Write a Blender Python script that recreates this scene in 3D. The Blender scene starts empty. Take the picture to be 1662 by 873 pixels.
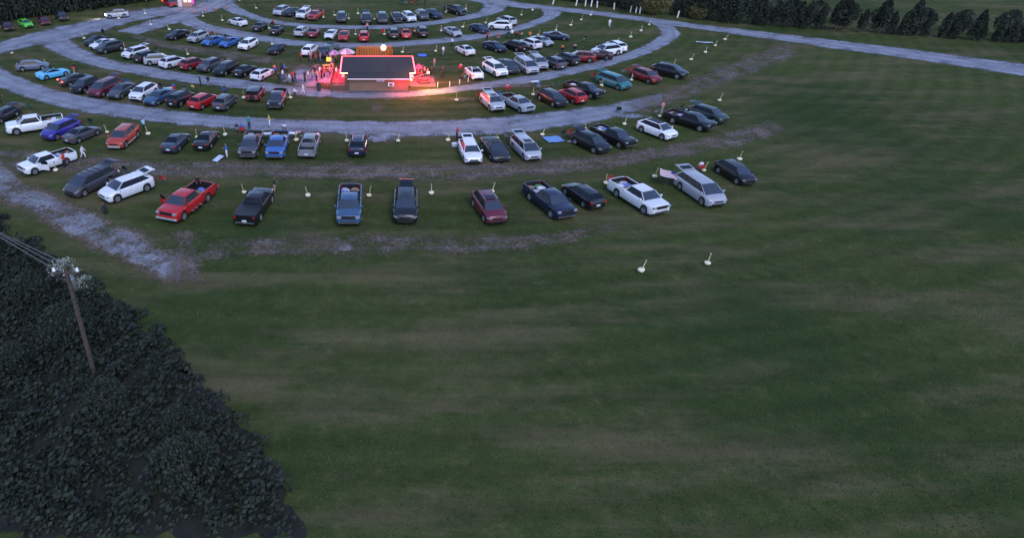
import bpy, bmesh, math, random
from mathutils import Vector, Matrix, Euler
S = bpy.context.scene
COL = S.collection
R = math.radians
PI = math.pi
rnd = random.Random(7)

# ------------------------------------------------------------------ camera, sky, sun, exposure
cam = bpy.data.objects.new("camera", bpy.data.cameras.new("camera"))
COL.objects.link(cam)
cam.data.sensor_width = 36
cam.data.lens = 36 * 1103.66 / 1662
cam.data.shift_x = 231 / 1662
cam.data.clip_end = 6000
cam.location = (0, 0, 27.21)
cam.rotation_euler = (R(90 - 31.9), 0, 0)
S.camera = cam

SUN_EL, SUN_AZ = R(48), R(165)
w = bpy.data.worlds.new("World")
S.world = w
w.use_nodes = True
nt = w.node_tree
bg = nt.nodes["Background"]
sky = nt.nodes.new("ShaderNodeTexSky")
sky.sky_type = 'NISHITA'
sky.sun_disc = False
sky.sun_elevation = SUN_EL
sky.sun_rotation = SUN_AZ
sky.air_density = 1.0
sky.dust_density = 0.4
sky.ozone_density = 2.2
bg.inputs["Strength"].default_value = 0.13
tint = nt.nodes.new("ShaderNodeMixRGB")
tint.blend_type = 'MULTIPLY'
tint.inputs["Fac"].default_value = 1
tint.inputs["Color2"].default_value = (1.05, 1.03, 1.19, 1)     # lilac dusk
nt.links.new(sky.outputs[0], tint.inputs["Color1"])
nt.links.new(tint.outputs[0], bg.inputs["Color"])
sl = bpy.data.lights.new("sun", 'SUN')
sl.energy = 0.7
sl.angle = R(25)
sl.color = (1.0, .96, .94)
so = bpy.data.objects.new("sun", sl)
COL.objects.link(so)
so.rotation_euler = (R(90) - SUN_EL, 0, PI - SUN_AZ)
S.view_settings.view_transform = 'Standard'
S.view_settings.look = 'None'
S.view_settings.gamma = 1
S.view_settings.exposure = 0.95
S.cycles.max_bounces = 6
S.cycles.transparent_max_bounces = 12
S.cycles.diffuse_bounces = 2
S.cycles.glossy_bounces = 3
S.cycles.use_adaptive_sampling = True
S.cycles.sample_clamp_indirect = 4

# ------------------------------------------------------------------ materials
class NT:
    def __init__(s, m):
        s.t = m.node_tree
    def n(s, typ, **kw):
        x = s.t.nodes.new("ShaderNode" + typ)
        for k, v in kw.items():
            if k.startswith("i_"):
                x.inputs[k[2:].replace("_", " ")].default_value = v
            else:
                setattr(x, k, v)
        return x
    def l(s, a, b):
        s.t.links.new(a, b)

MATS = {}
def mat(name, col=(.5, .5, .5), rough=.6, metal=0., coat=0., emit=None, es=0., vary=.12, scale=6., objcol=False, bump=0., spec=.5):
    if name in MATS:
        return MATS[name]
    m = bpy.data.materials.new(name)
    m.use_nodes = True
    g = NT(m)
    b = m.node_tree.nodes["Principled BSDF"]
    b.inputs["Roughness"].default_value = rough
    b.inputs["Metallic"].default_value = metal
    b.inputs["Coat Weight"].default_value = coat
    b.inputs["Coat Roughness"].default_value = .06
    b.inputs["Specular IOR Level"].default_value = spec
    tc = g.n("TexCoord")
    nz = g.n("TexNoise", i_Scale=scale, i_Detail=4.)
    g.l(tc.outputs["Object"], nz.inputs["Vector"])
    mr = g.n("MapRange")
    mr.inputs["From Min"].default_value = .3
    mr.inputs["From Max"].default_value = .7
    mr.inputs["To Min"].default_value = 1 - vary
    mr.inputs["To Max"].default_value = 1 + vary
    g.l(nz.outputs["Fac"], mr.inputs["Value"])
    mx = g.n("VectorMath", operation='SCALE')
    if objcol:
        oi = g.n("ObjectInfo")
        g.l(oi.outputs["Color"], mx.inputs[0])
    else:
        mx.inputs[0].default_value = col[:3]
    g.l(mr.outputs[0], mx.inputs["Scale"])
    g.l(mx.outputs[0], b.inputs["Base Color"])
    if emit:
        b.inputs["Emission Color"].default_value = (*emit, 1)
        b.inputs["Emission Strength"].default_value = es
    if bump:
        bp = g.n("Bump", i_Strength=bump, i_Distance=.03)
        g.l(nz.outputs["Fac"], bp.inputs["Height"])
        g.l(bp.outputs[0], b.inputs["Normal"])
    MATS[name] = m
    return m

PAINT = mat("car_paint", rough=.40, metal=.1, coat=.4, objcol=True, vary=.06, scale=3)
CLOTH = mat("cloth", rough=.9, objcol=True, vary=.2, scale=14)
GLASS = mat("car_glass", (.010, .012, .016), rough=.18, spec=.2, vary=.02)
WGLASS = mat("windshield_glass", (.014, .018, .024), rough=.05, spec=.5, vary=.02)
WGLASS.node_tree.nodes["Principled BSDF"].inputs["IOR"].default_value = 2.1
BLACK = mat("black_trim", (.012, .012, .013), rough=.55)
RUBBER = mat("rubber", (.015, .015, .015), rough=.85)
ALLOY = mat("alloy", (.42, .43, .45), rough=.35, metal=.6)
TRIMW = mat("bright_bumper", (.5, .52, .56), rough=.3, metal=.3)
CHROME = mat("chrome", (.6, .6, .62), rough=.2, metal=.9)
HEAD = mat("headlight_lens", (.26, .28, .31), rough=.15, coat=.6)
TAIL = mat("taillight_lens", (.35, .01, .01), rough=.25, coat=.6)
TAILON = mat("taillight_on", (.6, .02, .01), rough=.3, emit=(1, .05, .02), es=9)
HEADON = mat("headlight_on", (.8, .8, .7), rough=.3, emit=(1, .95, .8), es=14)
PLATE = mat("plate", (.6, .62, .65), rough=.5)
SKIN = mat("skin", (.42, .25, .18), rough=.6)
HAIR = mat("hair", (.03, .02, .015), rough=.7)
WHITEP = mat("white_concrete", (.74, .68, .48), rough=.8, vary=.25, scale=8, bump=.3)
WOODP = mat("yellowed_post", (.55, .42, .16), rough=.7, vary=.3, scale=10)
METAL = mat("grey_metal", (.25, .26, .28), rough=.4, metal=.7)
PLASTIC_W = mat("white_plastic", (.7, .7, .7), rough=.5)

# grass / gravel share one colour tree so lanes fade into the field
def grass_colour(g, pos):
    a = g.n("TexNoise", i_Scale=.045, i_Detail=5., i_Roughness=.6)
    b = g.n("TexNoise", i_Scale=.9, i_Detail=6., i_Roughness=.7)
    c = g.n("TexNoise", i_Scale=7., i_Detail=5., i_Roughness=.75)
    mp = g.n("Mapping")
    mp.inputs["Scale"].default_value = (.05, .22, 1)
    d = g.n("TexNoise", i_Scale=1., i_Detail=7., i_Roughness=.72)
    g.l(pos, mp.inputs[0]); g.l(mp.outputs[0], d.inputs["Vector"])
    for x in (a, b, c):
        g.l(pos, x.inputs["Vector"])
    r1 = g.n("ValToRGB")
    e = r1.color_ramp.elements
    e[0].position = .38; e[0].color = (.021, .038, .012, 1)
    e[1].position = .62; e[1].color = (.074, .087, .028, 1)
    s = g.n("Math", operation='ADD'); g.l(b.outputs["Fac"], s.inputs[0]); g.l(c.outputs["Fac"], s.inputs[1])
    s2 = g.n("Math", operation='ADD'); g.l(s.outputs[0], s2.inputs[0]); g.l(a.outputs["Fac"], s2.inputs[1])
    s3 = g.n("Math", operation='DIVIDE'); g.l(s2.outputs[0], s3.inputs[0]); s3.inputs[1].default_value = 3
    g.l(s3.outputs[0], r1.inputs["Fac"])
    # worn brown patches, long across the rows
    r2 = g.n("MapRange", interpolation_type='SMOOTHSTEP')
    r2.inputs["From Min"].default_value = .45; r2.inputs["From Max"].default_value = .64
    r2.inputs["To Max"].default_value = .55
    g.l(d.outputs["Fac"], r2.inputs["Value"])
    mx = g.n("MixRGB"); mx.inputs["Color2"].default_value = (.135, .105, .062, 1)
    g.l(r2.outputs[0], mx.inputs["Fac"]); g.l(r1.outputs["Color"], mx.inputs["Color1"])
    # dry tufts: small tan flecks where the middle noise peaks
    r3 = g.n("MapRange", interpolation_type='SMOOTHSTEP'); r3.inputs["From Min"].default_value = .56; r3.inputs["From Max"].default_value = .74
    r3.inputs["To Max"].default_value = .55
    g.l(b.outputs["Fac"], r3.inputs["Value"])
    m3 = g.n("MixRGB"); m3.inputs["Color2"].default_value = (.12, .105, .055, 1)
    g.l(r3.outputs[0], m3.inputs["Fac"]); g.l(mx.outputs["Color"], m3.inputs["Color1"])
    # lush dark clumps
    r4 = g.n("MapRange", interpolation_type='SMOOTHSTEP'); r4.inputs["From Min"].default_value = .50; r4.inputs["From Max"].default_value = .34
    r4.inputs["To Max"].default_value = .55
    g.l(a.outputs["Fac"], r4.inputs["Value"])
    m4 = g.n("MixRGB"); m4.inputs["Color2"].default_value = (.030, .052, .016, 1)
    g.l(r4.outputs[0], m4.inputs["Fac"]); g.l(m3.outputs["Color"], m4.inputs["Color1"]); mx = m4
    # faint mowing and tyre arcs round the screen
    sub = g.n("VectorMath", operation='DISTANCE'); sub.inputs[1].default_value = (-1, 150, 0); g.l(pos, sub.inputs[0])
    m5 = g.n("Math", operation='MULTIPLY_ADD'); g.l(d.outputs["Fac"], m5.inputs[0]); m5.inputs[1].default_value = 7.; 
    m6 = g.n("Math", operation='MULTIPLY'); g.l(sub.outputs["Value"], m6.inputs[0]); m6.inputs[1].default_value = 2.6; g.l(m6.outputs[0], m5.inputs[2])
    sn = g.n("Math", operation='SINE'); g.l(m5.outputs[0], sn.inputs[0])
    m7 = g.n("Math", operation='MULTIPLY_ADD'); g.l(sn.outputs[0], m7.inputs[0]); m7.inputs[1].default_value = .08; m7.inputs[2].default_value = 1.
    h = g.n("TexNoise", i_Scale=22., i_Detail=3.); g.l(pos, h.inputs["Vector"])
    m8 = g.n("Math", operation='MULTIPLY_ADD'); g.l(h.outputs["Fac"], m8.inputs[0]); m8.inputs[1].default_value = 1.7; m8.inputs[2].default_value = .15
    m9 = g.n("Math", operation='MULTIPLY'); g.l(m7.outputs[0], m9.inputs[0]); g.l(m8.outputs[0], m9.inputs[1])
    vs = g.n("VectorMath", operation='SCALE'); g.l(mx.outputs["Color"], vs.inputs[0]); g.l(m9.outputs[0], vs.inputs["Scale"])
    return vs.outputs[0], c.outputs["Fac"], b.outputs["Fac"], a.outputs["Fac"]

gm = bpy.data.materials.new("grass_field"); gm.use_nodes = True
g = NT(gm); pb = gm.node_tree.nodes["Principled BSDF"]; pb.inputs["Roughness"].default_value = .95
pb.inputs["Specular IOR Level"].default_value = .03
gp = g.n("NewGeometry")
gc, gf, gb, ga = grass_colour(g, gp.outputs["Position"])
g.l(gc, pb.inputs["Base Color"])
bp = g.n("Bump", i_Strength=.55, i_Distance=.12); g.l(gf, bp.inputs["Height"]); g.l(bp.outputs[0], pb.inputs["Normal"])

lm = bpy.data.materials.new("gravel_and_dirt"); lm.use_nodes = True
g = NT(lm); pb = lm.node_tree.nodes["Principled BSDF"]; pb.inputs["Roughness"].default_value = .9
pb.inputs["Specular IOR Level"].default_value = .25
gp = g.n("NewGeometry"); P_ = gp.outputs["Position"]
at = g.n("Attribute", attribute_name="wear"); sep = g.n("SeparateColor"); g.l(at.outputs["Color"], sep.inputs[0])
n1 = g.n("TexNoise", i_Scale=.35, i_Detail=7., i_Roughness=.68); g.l(P_, n1.inputs["Vector"])
n2 = g.n("TexNoise", i_Scale=3.2, i_Detail=6., i_Roughness=.75); g.l(P_, n2.inputs["Vector"])
n4 = g.n("TexNoise", i_Scale=12., i_Detail=4., i_Roughness=.8); g.l(P_, n4.inputs["Vector"])
def madd(a, k, b):
    m_ = g.n("Math", operation='MULTIPLY_ADD'); g.l(a, m_.inputs[0]); m_.inputs[1].default_value = k
    if isinstance(b, float): m_.inputs[2].default_value = b
    else: g.l(b, m_.inputs[2])
    return m_.outputs[0]
# coverage = edge(R) + noise
cv = madd(n1.outputs["Fac"], 1.6, -1.36); cv = madd(n2.outputs["Fac"], .9, cv); cv = madd(n4.outputs["Fac"], .35, cv)
ad = g.n("Math", operation='ADD'); g.l(cv, ad.inputs[0]); g.l(sep.outputs[0], ad.inputs[1])
mk = g.n("MapRange", interpolation_type='SMOOTHSTEP'); mk.inputs["From Min"].default_value = .36; mk.inputs["From Max"].default_value = 1.02
g.l(ad.outputs[0], mk.inputs["Value"])
# gravel over dirt
gv = madd(n1.outputs["Fac"], 1.1, -.9); gv = madd(n2.outputs["Fac"], .6, gv)
ad2 = g.n("Math", operation='ADD'); g.l(madd(sep.outputs[0], 1.3, madd(sep.outputs[1], 1.0, -1.08)), ad2.inputs[0]); g.l(gv, ad2.inputs[1])
mk2 = g.n("MapRange", interpolation_type='SMOOTHSTEP'); mk2.inputs["From Min"].default_value = .35; mk2.inputs["From Max"].default_value = .8
g.l(ad2.outputs[0], mk2.inputs["Value"])
rd = g.n("ValToRGB"); e = rd.color_ramp.elements
e[0].position = .35; e[0].color = (.085, .068, .046, 1); e[1].position = .65; e[1].color = (.205, .155, .115, 1)
g.l(n2.outputs["Fac"], rd.inputs["Fac"])

rg = g.n("ValToRGB"); e = rg.color_ramp.elements
e[0].position = .36; e[0].color = (.10, .108, .135, 1); e[1].position = .64; e[1].color = (.325, .345, .41, 1)
ng = madd(n4.outputs["Fac"], .35, madd(n2.outputs["Fac"], .3, madd(n1.outputs["Fac"], .35, 0.0))); g.l(ng, rg.inputs["Fac"])
m1 = g.n("MixRGB"); g.l(mk2.outputs[0], m1.inputs["Fac"]); g.l(rd.outputs["Color"], m1.inputs["Color1"]); g.l(rg.outputs["Color"], m1.inputs["Color2"])
# compacted wheel tracks either side of the middle
ab = g.n("Math", operation='SUBTRACT'); g.l(madd(n1.outputs["Fac"], .16, sep.outputs[2]), ab.inputs[0]); ab.inputs[1].default_value = .58
ab2 = g.n("Math", operation='ABSOLUTE'); g.l(ab.outputs[0], ab2.inputs[0])
ab3 = g.n("Math", operation='SUBTRACT'); g.l(ab2.outputs[0], ab3.inputs[0]); ab3.inputs[1].default_value = .105
ab4 = g.n("Math", operation='ABSOLUTE'); g.l(ab3.outputs[0], ab4.inputs[0])
tk = g.n("MapRange", interpolation_type='SMOOTHSTEP'); tk.inputs["From Min"].default_value = .055; tk.inputs["From Max"].default_value = .015; tk.inputs["To Max"].default_value = .5
g.l(ab4.outputs[0], tk.inputs["Value"])
mt = g.n("MixRGB"); mt.inputs["Color2"].default_value = (.15, .15, .165, 1)
g.l(tk.outputs[0], mt.inputs["Fac"]); g.l(m1.outputs["Color"], mt.inputs["Color1"])
g.l(mt.outputs["Color"], pb.inputs["Base Color"])
tr = g.n("BsdfTransparent"); ms = g.n("MixShader"); g.l(mk.outputs[0], ms.inputs[0]); g.l(tr.outputs[0], ms.inputs[1]); g.l(pb.outputs[0], ms.inputs[2])
g.l(ms.outputs[0], lm.node_tree.nodes["Material Output"].inputs["Surface"])
bp = g.n("Bump", i_Strength=.5, i_Distance=.08); g.l(n4.outputs["Fac"], bp.inputs["Height"]); g.l(bp.outputs[0], pb.inputs["Normal"])

# ------------------------------------------------------------------ mesh helpers
class MB:
    def __init__(s):
        s.v = []; s.f = []; s.m = []
    def face(s, pts, m=0):
        i = len(s.v); s.v += [tuple(p) for p in pts]; s.f.append(tuple(range(i, i + len(pts)))); s.m.append(m)
    def grid(s, rows, m=0, close=False):
        i = len(s.v); n = len(rows[0])
        for r_ in rows:
            s.v += [tuple(p) for p in r_]
        for a in range(len(rows) - 1):
            for b in range(n if close else n - 1):
                c = (b + 1) % n
                s.f.append((i + a * n + b, i + a * n + c, i + (a + 1) * n + c, i + (a + 1) * n + b)); s.m.append(m)
    def box(s, c, d, m=0, rot=None, taper=1.):
        hx, hy, hz = d[0] / 2, d[1] / 2, d[2] / 2
        p = [Vector((x * hx * (taper if z > 0 else 1), y * hy * (taper if z > 0 else 1), z * hz)) for z in (-1, 1) for y in (-1, 1) for x in (-1, 1)]
        if rot is not None:
            p = [rot @ q for q in p]
        i = len(s.v); s.v += [tuple(q + Vector(c)) for q in p]
        for f in ((0, 2, 3, 1), (4, 5, 7, 6), (0, 1, 5, 4), (2, 6, 7, 3), (0, 4, 6, 2), (1, 3, 7, 5)):
            s.f.append(tuple(i + k for k in f)); s.m.append(m)
    def bar(s, a, b, r=.03, n=6, m=0, r2=None):
        a, b = Vector(a), Vector(b); d = (b - a).normalized()
        u = d.orthogonal().normalized(); v = d.cross(u)
        r2 = r if r2 is None else r2
        ring = lambda c, q: [c + (u * math.cos(2 * PI * k / n) + v * math.sin(2 * PI * k / n)) * q for k in range(n)]
        A, B = ring(a, r), ring(b, r2)
        s.grid([A, B], m, True); s.face(A[::-1], m); s.face(B, m)
    def lathe(s, prof, n=12, m=0, axis='z', c=(0, 0, 0), wob=0., cap=True):
        rows = []
        for r_, h in prof:
            row = []
            for k in range(n):
                a = 2 * PI * k / n; q = r_ * (1 + wob * math.sin(a * 2 + h * 3))
                x, y = q * math.cos(a), q * math.sin(a)
                row.append(Vector((x, y, h) if axis == 'z' else (x, h, y)) + Vector(c))
            rows.append(row)
        s.grid(rows, m, True)
        if cap:
            s.face(rows[0][::-1], m); s.face(rows[-1], m)
    def mesh(s, name, mats, smooth=True, ang=35):
        me = bpy.data.meshes.new(name)
        me.from_pydata(s.v, [], s.f)
        for q in (mats if isinstance(mats, (list, tuple)) else [mats]):
            me.materials.append(q)
        me.polygons.foreach_set("material_index", s.m)
        bm = bmesh.new(); bm.from_mesh(me); bmesh.ops.remove_doubles(bm, verts=bm.verts, dist=.0005)
        bmesh.ops.recalc_face_normals(bm, faces=bm.faces); bm.to_mesh(me); bm.free()
        if smooth:
            me.polygons.foreach_set("use_smooth", [True] * len(me.polygons))
            me.set_sharp_from_angle(angle=R(ang))
        me.update()
        return me

def ob(name, data, parent=None, loc=None, rot=None, color=None, scale=None):
    o = bpy.data.objects.new(name, data)
    COL.objects.link(o)
    if parent is not None: o.parent = parent
    if loc is not None: o.location = loc
    if rot is not None: o.rotation_euler = rot
    if color is not None: o.color = (*color[:3], 1)
    if scale is not None: o.scale = scale if hasattr(scale, '__len__') else (scale,) * 3
    return o
def tag(o, label=None, cat=None, group=None, kind=None):
    for k, v in (('label', label), ('category', cat), ('group', group), ('kind', kind)):
        if v: o[k] = v
    return o

# ------------------------------------------------------------------ ground and lanes
me = bpy.data.meshes.new("ground")
me.from_pydata([(-2500, -600, 0), (2500, -600, 0), (2500, 4000, 0), (-2500, 4000, 0)], [], [(0, 1, 2, 3)])
me.materials.append(gm)
tag(ob("grass_ground", me), kind='structure')

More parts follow.
